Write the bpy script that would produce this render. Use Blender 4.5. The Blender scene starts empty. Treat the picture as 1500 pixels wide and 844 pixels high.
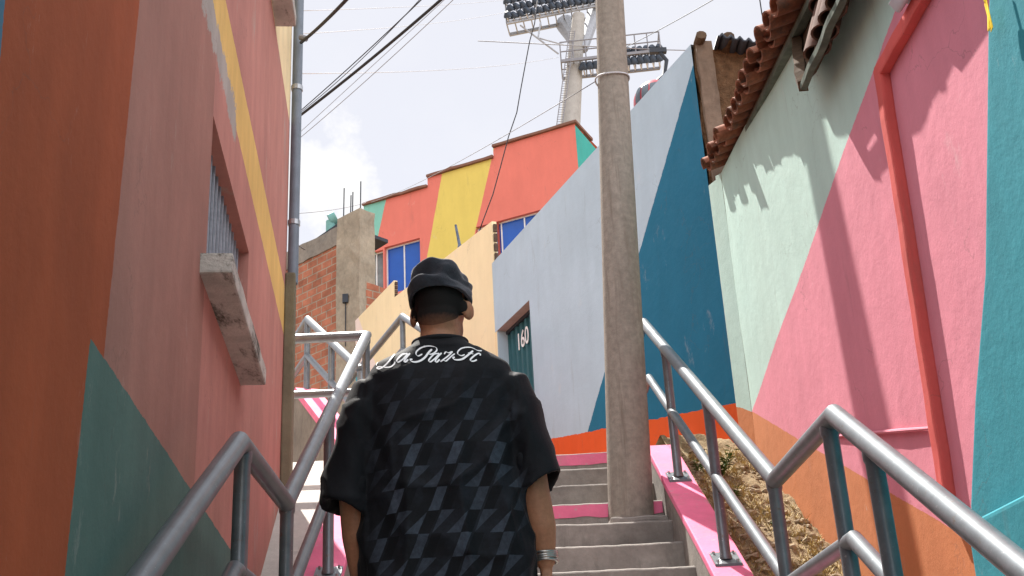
import bpy, bmesh, math, random
from mathutils import Vector, Matrix, noise
from mathutils.bvhtree import BVHTree
from math import radians as RAD, sin, cos, pi, tan
random.seed(7)
C = bpy.context.scene
COL = C.collection

# ------------------------------------------------------------------ camera
FPX, YAW, PITCH, ROLL = 1758.0, .030, .390, -.054
F_ = Vector((sin(YAW)*cos(PITCH), cos(YAW)*cos(PITCH), sin(PITCH)))
r_ = Vector((cos(YAW), -sin(YAW), 0)); u_ = r_.cross(F_)
R_ = r_*cos(ROLL)+u_*sin(ROLL); U_ = u_*cos(ROLL)-r_*sin(ROLL)
cd = bpy.data.cameras.new('camera'); cam = bpy.data.objects.new('camera', cd); COL.objects.link(cam)
cam.matrix_world = Matrix(((R_.x, U_.x, -F_.x, 0), (R_.y, U_.y, -F_.y, 0), (R_.z, U_.z, -F_.z, 0), (0, 0, 0, 1)))
cd.sensor_width = 36; cd.lens = FPX/1500*36; cd.clip_start = .05; cd.clip_end = 3000
C.camera = cam
def ray(x, y): return F_+R_*((x-750)/FPX)-U_*((y-422)/FPX)
def at(x, y, Y):
    d = ray(x, y); return d*(Y/d.y)
def atx(x, y, X):
    d = ray(x, y); return d*(X/d.x)

# ------------------------------------------------------------------ world, sun, exposure
SUN = Vector((-.215, .535, 1)).normalized()          # towards the sun
w = bpy.data.worlds.new('World'); C.world = w; w.use_nodes = True
nt = w.node_tree; bg = nt.nodes['Background']
sky = nt.nodes.new('ShaderNodeTexSky'); sky.sky_type = 'NISHITA'; sky.sun_disc = False
sky.sun_elevation = math.asin(SUN.z); sky.sun_rotation = math.atan2(SUN.x, SUN.y) % (2*pi)
sky.altitude = 3600; sky.air_density = 1.0; sky.dust_density = 1.2
tc = nt.nodes.new('ShaderNodeTexCoord')
mp = nt.nodes.new('ShaderNodeMapping'); mp.inputs['Scale'].default_value = (1, 1, 1.9)
nt.links.new(tc.outputs['Generated'], mp.inputs['Vector'])
n1 = nt.nodes.new('ShaderNodeTexNoise'); n1.inputs['Scale'].default_value = 5.5; n1.inputs['Detail'].default_value = 9; n1.inputs['Roughness'].default_value = .58
nt.links.new(mp.outputs[0], n1.inputs['Vector'])
cr = nt.nodes.new('ShaderNodeValToRGB'); cr.color_ramp.elements[0].position = .50; cr.color_ramp.elements[1].position = .68
nt.links.new(n1.outputs[0], cr.inputs[0])
veil = nt.nodes.new('ShaderNodeMix'); veil.data_type = 'RGBA'; veil.inputs['Factor'].default_value = .86
veil.inputs['B'].default_value = (3.42, 3.36, 3.42, 1)
nt.links.new(sky.outputs[0], veil.inputs['A'])
cl = nt.nodes.new('ShaderNodeMix'); cl.data_type = 'RGBA'; cl.inputs['B'].default_value = (4.0, 3.95, 3.9, 1)
cdir = ray(478, 262).normalized()
vd = nt.nodes.new('ShaderNodeVectorMath'); vd.operation = 'DISTANCE'; vd.inputs[1].default_value = cdir
nrmv = nt.nodes.new('ShaderNodeVectorMath'); nrmv.operation = 'NORMALIZE'; nt.links.new(tc.outputs['Generated'], nrmv.inputs[0]); nt.links.new(nrmv.outputs[0], vd.inputs[0])
mr = nt.nodes.new('ShaderNodeMapRange'); mr.inputs[1].default_value = .02; mr.inputs[2].default_value = .075; mr.inputs[3].default_value = .55; mr.inputs[4].default_value = 0
nt.links.new(vd.outputs['Value'], mr.inputs[0])
n2 = nt.nodes.new('ShaderNodeTexNoise'); n2.inputs['Scale'].default_value = 26; n2.inputs['Detail'].default_value = 8; n2.inputs['Roughness'].default_value = .6
nt.links.new(nrmv.outputs[0], n2.inputs['Vector'])
ad = nt.nodes.new('ShaderNodeMath'); ad.operation = 'ADD'; nt.links.new(mr.outputs[0], ad.inputs[0]); nt.links.new(n2.outputs[0], ad.inputs[1])
mr2 = nt.nodes.new('ShaderNodeMapRange'); mr2.inputs[1].default_value = .78; mr2.inputs[2].default_value = 1.0
nt.links.new(ad.outputs[0], mr2.inputs[0])
mul = nt.nodes.new('ShaderNodeMath'); mul.operation = 'MULTIPLY_ADD'; mul.inputs[1].default_value = .12; nt.links.new(cr.outputs[0], mul.inputs[0]); nt.links.new(mr2.outputs[0], mul.inputs[2]); mul.use_clamp = True
nt.links.new(mul.outputs[0], cl.inputs['Factor']); nt.links.new(veil.outputs['Result'], cl.inputs['A'])
# added fill: unseen sky overhead and behind the camera brightened to lift shaded walls
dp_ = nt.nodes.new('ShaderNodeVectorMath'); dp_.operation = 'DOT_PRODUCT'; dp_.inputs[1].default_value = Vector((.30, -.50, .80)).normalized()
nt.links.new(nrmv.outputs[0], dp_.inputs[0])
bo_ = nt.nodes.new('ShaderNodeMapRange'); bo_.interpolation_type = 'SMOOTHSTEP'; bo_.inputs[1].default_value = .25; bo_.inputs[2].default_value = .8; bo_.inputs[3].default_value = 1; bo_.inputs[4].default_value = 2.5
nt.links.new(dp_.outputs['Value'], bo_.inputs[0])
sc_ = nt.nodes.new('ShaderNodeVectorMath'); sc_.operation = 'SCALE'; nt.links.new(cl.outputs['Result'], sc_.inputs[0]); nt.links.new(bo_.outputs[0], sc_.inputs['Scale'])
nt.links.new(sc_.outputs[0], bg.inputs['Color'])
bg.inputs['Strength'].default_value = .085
sl = bpy.data.lights.new('sun', 'SUN'); sl.energy = 3.5; sl.angle = RAD(.55); sl.color = (1, .955, .89)
so = bpy.data.objects.new('sun', sl); COL.objects.link(so); so.rotation_euler = SUN.to_track_quat('Z', 'Y').to_euler(); so.location = (0, 0, 30)
C.view_settings.view_transform = 'Standard'; C.view_settings.look = 'None'; C.view_settings.gamma = 1
C.view_settings.use_curve_mapping = False
C.view_settings.exposure = 1.7
C.cycles.max_bounces = 8; C.cycles.diffuse_bounces = 5

# ------------------------------------------------------------------ materials
def srgb(r, g, b):
    f = lambda c: (c/255/12.92) if c <= 10 else ((c/255+.055)/1.055)**2.4
    return (f(r), f(g), f(b), 1)
class X:                                            # tiny expression wrapper over Math nodes
    def __init__(s, nt, v): s.nt = nt; s.v = v
    def _m(s, op, *a):
        n = s.nt.nodes.new('ShaderNodeMath'); n.operation = op
        for i, q in enumerate((s,)+a):
            q = q.v if isinstance(q, X) else q
            if isinstance(q, (int, float)): n.inputs[i].default_value = q
            else: s.nt.links.new(q, n.inputs[i])
        return X(s.nt, n.outputs[0])
    def __add__(s, o): return s._m('ADD', o)
    __radd__ = __add__
    def __sub__(s, o): return s._m('SUBTRACT', o)
    def __mul__(s, o): return s._m('MULTIPLY', o)
    __rmul__ = __mul__
    def __truediv__(s, o): return s._m('DIVIDE', o)
    def gt(s, o): return s._m('GREATER_THAN', o)
    def lt(s, o): return s._m('LESS_THAN', o)
    def fl(s): return s._m('FLOOR')
    def fr(s): return s._m('FRACT')
    def mod2(s): return s._m('FLOORED_MODULO', 2.0)
    def mn(s, o): return s._m('MINIMUM', o)
    def mx(s, o): return s._m('MAXIMUM', o)
    def ab(s): return s._m('ABSOLUTE')
    def clamp(s):
        n = s._m('ADD', 0.0); n.v.node.use_clamp = True; return n
class Mat:
    def __init__(s, name, rough=.8, metal=0, spec=.3):
        s.m = bpy.data.materials.new(name); s.m.use_nodes = True; s.nt = s.m.node_tree
        s.b = s.nt.nodes['Principled BSDF']; s.b.inputs['Roughness'].default_value = rough
        s.b.inputs['Metallic'].default_value = metal; s.b.inputs['Specular IOR Level'].default_value = spec
        s.tc = s.nt.nodes.new('ShaderNodeTexCoord'); s.co = s.tc.outputs['Object']
        sp = s.nt.nodes.new('ShaderNodeSeparateXYZ'); s.nt.links.new(s.co, sp.inputs[0])
        s.x, s.y, s.z = (X(s.nt, sp.outputs[i]) for i in range(3))
    def noise(s, scale, detail=6, rough=.6, stretch=None, out=0):
        n = s.nt.nodes.new('ShaderNodeTexNoise'); n.inputs['Scale'].default_value = scale
        n.inputs['Detail'].default_value = detail; n.inputs['Roughness'].default_value = rough
        v = s.co
        if stretch:
            mp = s.nt.nodes.new('ShaderNodeMapping'); mp.inputs['Scale'].default_value = stretch
            s.nt.links.new(v, mp.inputs[0]); v = mp.outputs[0]
        s.nt.links.new(v, n.inputs['Vector']); return X(s.nt, n.outputs[out])
    def ramp(s, f, a, b):
        n = s.nt.nodes.new('ShaderNodeMapRange'); n.inputs[1].default_value = a; n.inputs[2].default_value = b
        s.nt.links.new(f.v, n.inputs[0]); return X(s.nt, n.outputs[0])
    def mix(s, f, a, b, mode='MIX'):
        n = s.nt.nodes.new('ShaderNodeMix'); n.data_type = 'RGBA'; n.blend_type = mode
        for k, q in (('Factor', f), ('A', a), ('B', b)):
            q = q.v if isinstance(q, X) else q
            if isinstance(q, (int, float)): n.inputs[k].default_value = q
            elif isinstance(q, tuple): n.inputs[k].default_value = q
            else: s.nt.links.new(q, n.inputs[k])
        return n.outputs['Result']
    def vary(s, col, scale=2.5, amt=.25, stretch=None):
        f = s.ramp(s.noise(scale, 7, .65, stretch), .3, .7)
        k = s.nt.nodes.new('ShaderNodeMapRange'); k.inputs[3].default_value = 1-amt; k.inputs[4].default_value = 1+amt*.6
        s.nt.links.new(f.v, k.inputs[0])
        n = s.nt.nodes.new('ShaderNodeVectorMath'); n.operation = 'SCALE'
        if isinstance(col, tuple): n.inputs[0].default_value = col[:3]
        else: s.nt.links.new(col, n.inputs[0])
        s.nt.links.new(k.outputs[0], n.inputs['Scale']); return n.outputs[0]
    def col(s, c):
        if isinstance(c, tuple): s.b.inputs['Base Color'].default_value = c
        else: s.nt.links.new(c, s.b.inputs['Base Color'])
        return s
    def bump(s, h, strength=.3, dist=.01):
        n = s.nt.nodes.new('ShaderNodeBump'); n.inputs['Strength'].default_value = strength; n.inputs['Distance'].default_value = dist
        s.nt.links.new(h.v, n.inputs['Height']); s.nt.links.new(n.outputs[0], s.b.inputs['Normal']); return s
def plain(name, c, rough=.8, metal=0, amt=.15, scale=6, bump=.15, bscale=60, dist=.004, spec=.3, stretch=None):
    m = Mat(name, rough, metal, spec); m.col(m.vary(c, scale, amt, stretch))
    if bump: m.bump(m.noise(bscale, 5), bump, dist)
    return m.m
def mural(name, base, regions, u=(0, 1, 0), wob=.02, amt=.13, bump=.5, worn=None, rough=.9):
    """painted plaster: regions = [(colour, [(a,b,c)...])]; a*u+b*z+c>0 for every half plane"""
    m = Mat(name, rough, 0, .2)
    U = m.x*u[0]+m.y*u[1]
    wb = (m.noise(9, 4)-.5)*wob+(m.noise(70, 3)-.5)*.012
    col = base
    for c, hp in regions:
        f = None
        for a, b, k, *ww in hp:
            q = (U*a+m.z*b+(wb*ww[0] if ww else wb)+k).gt(0.0)
            f = q if f is None else f.mn(q)
        col = m.mix(f, col, c)
    col = m.vary(col, 1.1, amt)
    col = m.vary(col, 5, amt*.8, (1.0, 1.0, .22))
    vo = m.nt.nodes.new('ShaderNodeTexVoronoi'); vo.feature = 'DISTANCE_TO_EDGE'; vo.inputs['Scale'].default_value = .9
    dv = m.nt.nodes.new('ShaderNodeVectorMath'); dv.operation = 'ADD'; m.nt.links.new(m.co, dv.inputs[0])
    ns_ = m.nt.nodes.new('ShaderNodeTexNoise'); ns_.inputs['Scale'].default_value = 3; ns_.inputs['Detail'].default_value = 7; m.nt.links.new(m.co, ns_.inputs['Vector']); m.nt.links.new(ns_.outputs['Color'], dv.inputs[1]); m.nt.links.new(dv.outputs[0], vo.inputs['Vector'])
    ck = X(m.nt, vo.outputs['Distance']).lt(.0035).mn(m.noise(.8, 3).gt(.55))
    col = m.mix(ck*.22, col, (.10, .08, .07, 1))
    col = m.mix(m.ramp(m.noise(3.4, 9, .75, (1, 1, .5)), .62, .72)*.28, col, (.62, .56, .52, 1))
    col = m.mix(m.ramp(m.noise(7, 8, .7, (1, 1, .12)), .6, .78)*.35, col, (.14, .11, .09, 1))
    if worn:
        wc, lo, hi, sc, st = worn
        col = m.mix(m.ramp(m.noise(sc, 8, .7, st), lo, hi), col, wc)
    m.col(col)
    hsum = m.noise(14, 8, .72)*1.0+m.noise(2.2, 3)*1.6
    m.bump(hsum, bump*.55, .012)
    return m.m
def line(p, q):
    """half plane to the left of p->q in (u,z)"""
    (a, b), (c, d) = p, q
    nx, ny = -(d-b), (c-a); l = math.hypot(nx, ny); nx /= l; ny /= l
    return (nx, ny, -(nx*a+ny*b))

M = {}
def concrete(name, c, amt=.3):
    m = Mat(name, .9, 0, .2)
    col = m.vary(c, 1.7, amt); col = m.vary(col, 14, amt*.6)
    col = m.mix(m.ramp(m.noise(5, 8, .75, (1, 1, .3)), .56, .75), col, tuple(v*.55 for v in c[:3])+(1,))
    m.col(col); m.bump(m.noise(45, 6, .7)+m.noise(7, 3), .45, .008); return m.m
M['concrete'] = concrete('concrete', (.275, .25, .225, 1), .35)
M['concrete_pale'] = concrete('pale_concrete', (.46, .44, .40, 1), .2)
M['concrete_dark'] = concrete('dark_concrete', (.24, .215, .185, 1))
M['pole'] = None
m = Mat('pole_concrete', .9, 0, .2)
c = m.vary((.28, .245, .205, 1), 3, .25, (1, 1, .12)); c = m.vary(c, 22, .25)
c = m.mix(m.ramp(m.noise(26, 4, .6, (1, 1, .06)), .55, .72), c, (.19, .16, .13, 1))
m.col(c); m.bump(m.noise(70, 6, .7)+m.noise(18, 3, .5, (1, 1, .1)), .5, .006); M['pole'] = m.m
m = Mat('pink_paint', .75, 0, .25); c = m.vary(srgb(228, 116, 150), 4, .16)
c = m.mix(m.ramp(m.noise(13, 9, .78), .58, .68)*.8, c, (.42, .36, .34, 1)); c = m.mix(m.ramp(m.noise(3, 8, .7), .55, .75)*.45, c, (.36, .22, .20, 1)); m.col(c)
m.bump(m.noise(40, 6), .35, .006); M['pink_paint'] = m.m
m = Mat('galvanised_steel', .42, .85, .5)
c = m.vary((.40, .41, .42, 1), 9, .22); m.col(c); m.bump(m.noise(120, 3), .06, .002)
M['steel'] = m.m
m = Mat('grey_painted_steel', .36, .45, .5); c = m.vary((.16, .178, .192, 1), 11, .25)
c = m.mix(m.ramp(m.noise(26, 7, .75), .60, .68)*.8, c, (.15, .10, .07, 1)); c = m.mix(m.ramp(m.noise(60, 5, .7), .64, .7)*.7, c, (.42, .42, .42, 1)); m.col(c); m.bump(m.noise(90, 3), .08, .002); M['rail'] = m.m
M['dark_steel'] = plain('dark_steel', (.035, .04, .05, 1), .5, .3, .2, 8, .1)
M['wire'] = plain('black_cable', (.02, .02, .024, 1), .6, 0, .1)
M['grey_wire'] = plain('grey_cable', (.22, .22, .24, 1), .6, 0, .1)
M['pale_wire'] = plain('pale_cable', (.5, .5, .52, 1), .6, 0, .1)
m = Mat('terracotta', .85, 0, .2); c = m.vary((.27, .105, .06, 1), 7, .45); c = m.vary(c, 30, .25)
c = m.mix(m.ramp(m.noise(11, 7, .7), .48, .66), c, (.085, .062, .048, 1)); m.col(c); m.bump(m.noise(50, 5), .4, .006); M['tile'] = m.m
M['old_wood'] = plain('old_wood', (.10, .065, .04, 1), .9, 0, .4, 8, .5, 40, .006, .2, (1, 6, 1))
M['green_board'] = plain('green_painted_board', (.11, .135, .105, 1), .85, 0, .5, 9, .4, 40)
m = Mat('adobe', .95, 0, .1); c = m.vary((.19, .11, .06, 1), 2.2, .35); c = m.vary(c, 17, .4); m.col(c)
m.bump(m.noise(9, 8, .75)+m.noise(40, 5), .9, .03); M['adobe'] = m.m
def bricks(name, c1, c2, mortar, u, bw, bh):
    m = Mat(name, .9, 0, .15)
    cm = m.nt.nodes.new('ShaderNodeCombineXYZ')
    m.nt.links.new((m.x*u[0]+m.y*u[1]).v, cm.inputs[0]); m.nt.links.new(m.z.v, cm.inputs[1])
    b = m.nt.nodes.new('ShaderNodeTexBrick'); m.nt.links.new(cm.outputs[0], b.inputs['Vector'])
    b.inputs['Color1'].default_value = c1; b.inputs['Color2'].default_value = c2; b.inputs['Mortar'].default_value = mortar
    b.inputs['Scale'].default_value = 1; b.inputs['Brick Width'].default_value = bw; b.inputs['Row Height'].default_value = bh
    b.inputs['Mortar Size'].default_value = .014; b.inputs['Mortar Smooth'].default_value = .3; b.inputs['Bias'].default_value = 0
    m.col(m.vary(b.outputs[0], 5, .3)); m.bump(X(m.nt, b.outputs[1])*-1.0+m.noise(30, 4)*.4, .6, .02); return m.m
M['glass_blue'] = plain('blue_window_film', srgb(28, 84, 172), .18, 0, .1, 3, 0, spec=.5)
M['glass_dim'] = plain('old_window_glass', (.16, .17, .17, 1), .12, 0, .5, 3, 0, spec=.6)
M['white_frame'] = plain('white_metal_frame', (.72, .72, .70, 1), .5)
M['white_print'] = plain('white_lettering', (.88, .88, .88, 1), .8, 0, .05, 8, 0)

# ------------------------------------------------------------------ mesh helpers
class MB:
    def __init__(s): s.v = []; s.f = []; s.mi = []; s.k = 0
    def add(s, vs, fs):
        o = len(s.v); s.v += [tuple(v) for v in vs]; s.f += [tuple(i+o for i in f) for f in fs]; s.mi += [s.k]*len(fs); return s
    def box(s, x0, x1, y0, y1, z0, z1):
        return s.hexa([(x0, y0, z0), (x1, y0, z0), (x1, y1, z0), (x0, y1, z0), (x0, y0, z1), (x1, y0, z1), (x1, y1, z1), (x0, y1, z1)])
    def hexa(s, p): return s.add(p, [(3, 2, 1, 0), (4, 5, 6, 7), (0, 1, 5, 4), (1, 2, 6, 5), (2, 3, 7, 6), (3, 0, 4, 7)])
    def prism(s, poly, ext):
        n = len(poly); e = Vector(ext); a = [Vector(p) for p in poly]; b = [p+e for p in a]
        return s.add(a+b, [tuple(range(n-1, -1, -1)), tuple(range(n, 2*n))]+[(i, (i+1) % n, n+(i+1) % n, n+i) for i in range(n)])
    def bar(s, p, q, w_, h_, up=(0, 0, 1)):
        p, q = Vector(p), Vector(q); d = (q-p).normalized(); sd = d.cross(Vector(up)).normalized()*(w_/2); u = sd.cross(d).normalized()*(h_/2)
        return s.hexa([p-sd-u, p+sd-u, q+sd-u, q-sd-u, p-sd+u, p+sd+u, q+sd+u, q-sd+u])
    def tube(s, pts, r, seg=12, cap=True):
        pts = [Vector(p) for p in pts]; n = len(pts); rs = r if isinstance(r, (list, tuple)) else [r]*n
        dirs = [(pts[i+1]-pts[i]).normalized() for i in range(n-1)]
        vs = []; nrm = None
        for i in range(n):
            if i == 0: t = dirs[0]
            elif i == n-1: t = dirs[-1]
            else: t = (dirs[i-1]+dirs[i]).normalized()
            if nrm is None:
                nrm = t.orthogonal().normalized()
            nrm = (nrm-t*nrm.dot(t)).normalized(); b = t.cross(nrm)
            k = 1.0
            if 0 < i < n-1:
                ch = math.sqrt(max(.05, (1+dirs[i-1].dot(dirs[i]))/2))
                dv = (dirs[i]-dirs[i-1])
                dv = dv.normalized() if dv.length > 1e-5 else None
            else: ch, dv = 1, None
            for j in range(seg):
                a = 2*pi*j/seg; o = nrm*cos(a)+b*sin(a)
                o = o*rs[i]
                if dv is not None: o = o+dv*(o.dot(dv)*(1/ch-1))
                vs.append(pts[i]+o)
        fs = [(i*seg+j, i*seg+(j+1) % seg, (i+1)*seg+(j+1) % seg, (i+1)*seg+j) for i in range(n-1) for j in range(seg)]
        if cap: fs += [tuple(range(seg-1, -1, -1)), tuple((n-1)*seg+j for j in range(seg))]
        return s.add(vs, fs)
    def loft(s, rings, cap=True, close=True):
        n = len(rings[0]); vs = [v for r in rings for v in r]
        fs = [(i*n+j, i*n+(j+1) % n, (i+1)*n+(j+1) % n, (i+1)*n+j) for i in range(len(rings)-1) for j in range(n if close else n-1)]
        if cap: fs += [tuple(range(n-1, -1, -1)), tuple((len(rings)-1)*n+j for j in range(n))]
        return s.add(vs, fs)
    def grid(s, nu, nv, fn):
        vs = [fn(i/nu, j/nv) for i in range(nu+1) for j in range(nv+1)]
        return s.add(vs, [(i*(nv+1)+j, (i+1)*(nv+1)+j, (i+1)*(nv+1)+j+1, i*(nv+1)+j+1) for i in range(nu) for j in range(nv)])
    def ball(s, c, r, nu=16, nv=10):
        c = Vector(c); r = r if isinstance(r, (tuple, list)) else (r, r, r); vs = [c+Vector((0, 0, -r[2]))]
        for i in range(1, nv):
            t = -pi/2+pi*i/nv
            vs += [c+Vector((r[0]*cos(t)*cos(2*pi*j/nu), r[1]*cos(t)*sin(2*pi*j/nu), r[2]*sin(t))) for j in range(nu)]
        vs.append(c+Vector((0, 0, r[2])))
        fs = [(0, 1+(j+1) % nu, 1+j) for j in range(nu)]
        for i in range(nv-2): fs += [(1+i*nu+j, 1+i*nu+(j+1) % nu, 1+(i+1)*nu+(j+1) % nu, 1+(i+1)*nu+j) for j in range(nu)]
        t = len(vs)-1; o = 1+(nv-2)*nu; fs += [(o+j, o+(j+1) % nu, t) for j in range(nu)]
        return s.add(vs, fs)
    def build(s, name, mats, parent=None, smooth=False, fix=True):
        me = bpy.data.meshes.new(name); me.from_pydata(s.v, [], s.f)
        for mm in (mats if isinstance(mats, (list, tuple)) else [mats]): me.materials.append(mm)
        me.polygons.foreach_set('material_index', s.mi)
        if fix:
            bm = bmesh.new(); bm.from_mesh(me); bmesh.ops.recalc_face_normals(bm, faces=bm.faces); bm.to_mesh(me); bm.free()
        if smooth:
            me.polygons.foreach_set('use_smooth', [True]*len(me.polygons))
            if smooth != 'all': me.set_sharp_from_angle(angle=RAD(40))
        me.update()
        o = bpy.data.objects.new(name, me); COL.objects.link(o)
        if parent is not None:
            o.parent = parent
            if parent.type == 'EMPTY' and not parent.get('local'):
                o.matrix_parent_inverse = Matrix.Translation(parent.location).inverted()
        return o
def tag(o, label=None, cat=None, group=None, kind=None):
    if label: o['label'] = label
    if cat: o['category'] = cat
    if group: o['group'] = group
    if kind: o['kind'] = kind
    return o
def thing(name, label, cat, loc=(0, 0, 0), group=None, local=False):
    o = bpy.data.objects.new(name, None); COL.objects.link(o); o.location = loc; o.empty_display_size = .2
    if local: o['local'] = 1
    return tag(o, label, cat, group)
def bevel(o, w_=.006, seg=2):
    bm = bmesh.new(); bm.from_mesh(o.data)
    es = [e for e in bm.edges if len(e.link_faces) == 2 and e.calc_face_angle(0) > .5]
    bmesh.ops.bevel(bm, geom=es, offset=w_, segments=seg, affect='EDGES', profile=.6, clamp_overlap=True)
    bm.to_mesh(o.data); bm.free(); return o
def rough_mesh(o, cuts_len, amp, scale, seed=0):
    """subdivide long edges and push the vertices about: a hand-made edge"""
    bm = bmesh.new(); bm.from_mesh(o.data)
    for _ in range(8):
        es = [e for e in bm.edges if e.calc_length() > cuts_len]
        if not es: break
        bmesh.ops.subdivide_edges(bm, edges=es, cuts=1, use_grid_fill=True)
    for v in bm.verts:
        v.co += noise.noise_vector(v.co*scale+Vector((seed, 0, 0)))*amp
    bm.to_mesh(o.data); bm.free(); return o

# ------------------------------------------------------------------ slope of the hill
SL = .59
def kerb_z(Y):
    if Y < 1.0: return -1.67
    if Y < 4.29: return .27-SL*(4.29-Y)
    if Y < 5.33: return .27
    return min(.27+SL*(Y-5.33), 2.52)
def hill(Y):
    P = [(-400, -2.2), (.8, -2.2), (4.2, -.35), (5.4, -.3), (9.0, 1.85), (14, 3.3), (30, 8), (60, 12), (120, 14), (900, 14)]
    for (a, b), (c, d) in zip(P, P[1:]):
        if Y <= c: return b+(d-b)*(Y-a)/(c-a)
    return 14
g = MB()
ys = [-400, -80, -20, -4, .8, 2, 3, 4.2, 5.4, 7, 9, 11.5, 14, 20, 30, 45, 60, 90, 120, 300, 900]
xs = [-600, -150, -50, -20, -8, -3, 0, 3, 8, 20, 50, 150, 600]
g.add([(x, y, hill(y)) for y in ys for x in xs], [(j*len(xs)+i, j*len(xs)+i+1, (j+1)*len(xs)+i+1, (j+1)*len(xs)+i) for j in range(len(ys)-1) for i in range(len(xs)-1)])
M['earth'] = plain('bare_earth', (.24, .18, .12, 1), .95, 0, .35, 1.2, .6, 20, .02)
tag(g.build('ground', M['earth']), kind='structure')

# ------------------------------------------------------------------ stairs
KL0, KL1, KR0, KR1 = -1.06, -.83, 1.2, 1.395
TR, RI = .352, .2077
noses = []
for j in range(9): noses.append((4.25-TR*j, .086-RI*j))
noses = noses[::-1]
up = [(7.12+TR*k, 1.125+RI*k) for k in range(-4, 7)]
st = MB()
prof = [(-3, -1.783), (noses[0][0], -1.783)]
def nose(y, z): prof.extend([(y, z-.017), (y+.006, z-.009), (y+.034, z)])
for i, (y, z) in enumerate(noses):
    nose(y, z); prof.append(((noses+up)[i+1][0], z))
for i, (y, z) in enumerate(up):
    nose(y, z); prof.append((up[i+1][0] if i+1 < len(up) else 13.4, z))
pf = []
for p in prof:
    if not pf or (abs(pf[-1][0]-p[0])+abs(pf[-1][1]-p[1])) > 1e-4: pf.append(p)
xsn = [KL1+(KR0-KL1)*i/110 for i in range(111)]
def edge_wob(x, y, z):
    chip = max(0, noise.noise((x*11, y*7, z*5))-.42)*.05
    return Vector((0, noise.noise((x*3, y*2, z))*.010+chip*.6, noise.noise((x*2.3, y*3+9, z))*.007+noise.noise((x*14, y*3, z))*.003-chip*.5))
vs = []; fs = []
for (y, z) in pf:
    for x in xsn: vs.append(Vector((x, y, z))+edge_wob(x, y, z))
n = len(xsn)
for i in range(len(pf)-1):
    for j in range(n-1): fs.append((i*n+j, i*n+j+1, (i+1)*n+j+1, (i+1)*n+j))
st.add(vs, fs)
st.add([(KL1, pf[-1][0], pf[-1][1]), (KR0, pf[-1][0], pf[-1][1]), (KR0, pf[-1][0], pf[-1][1]-1), (KL1, pf[-1][0], pf[-1][1]-1)], [(0, 1, 2, 3)])
stairs = tag(st.build('stairs', M['concrete'], fix=False), kind='structure')
for k, (y, z) in enumerate(up):
    if k in (7, 10):
        p = MB(); N = 110
        def strip(a, b, y=y, z=z):
            x = KL1+.004+(KR0-KL1-.008)*a
            o = edge_wob(x, y, z)
            if b < .5: return Vector((x, y-.004, z-.10+.006*noise.noise((x*9, k, 0))))+o*Vector((1, 1, 1)) if False else Vector((x, y-.005+o.y, z+o.z-.10+.012*noise.noise((x*7, k, 0))))
            return Vector((x, y-.005+o.y, z+o.z-.015))
        p.grid(N, 1, strip)
        p.build('painted_nosing', M['pink_paint'], stairs, fix=False)
# side slabs: kerbs with a pink cap
def kerb(name, x0, x1, y0, y1, label_z=0):
    ysl = [y0]+[q for q in (1.0, 4.29, 5.33) if y0 < q < y1]+[y1]
    full = []
    for a, b in zip(ysl, ysl[1:]):
        k = max(1, int((b-a)/.25)); full += [a+(b-a)*i/k for i in range(k)]
    full.append(y1)
    b = MB(); cap = MB()
    rings = []; rc = []
    for y in full:
        z = kerb_z(y); wv = .006*noise.noise((x0, y*2, 0)); zb = z-.75
        rings.append([(x0, y, zb), (x1, y, zb), (x1+wv, y, z-.052), (x0+wv, y, z-.052)])
        rc.append([(x0-.008+wv, y, z-.055), (x1+.008+wv, y, z-.055), (x1+.008+wv, y, z+wv), (x0-.008+wv, y, z+wv)])
    b.loft(rings); cap.loft(rc)
    o = tag(b.build(name, M['concrete']), kind='structure')
    c_ = cap.build('painted_cap', M['pink_paint'], o); bevel(c_, .008)
    return o
kerb('stair_kerb', KL0, KL1, -1.0, 9.05)
kerb('stair_kerb', KR0, KR1, -1.0, 8.72)
# ramp along the left house and the upper landing
M['ramp'] = concrete('ramp_concrete', (.50, .475, .43, 1), .15)
rp = MB()
def rampf(a, b):
    y = 1.0+8.25*a; x = -2.4+(KL0+2.4)*b
    return (x, y, min(kerb_z(y)-.11, 2.372)+.006*noise.noise((x*2, y*2, 3)))
rp.grid(40, 6, rampf)
tag(rp.build('ramp', M['ramp'], fix=False), kind='structure')
ld = MB(); ld.box(-3.2, KL1-.001, 9.25, 13.4, 1.9, 2.376); ld.box(KR0+.001, 1.9, 9.3, 13.4, 1.2, 2.37)
tag(ld.build('landing', M['ramp']), kind='structure')
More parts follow.
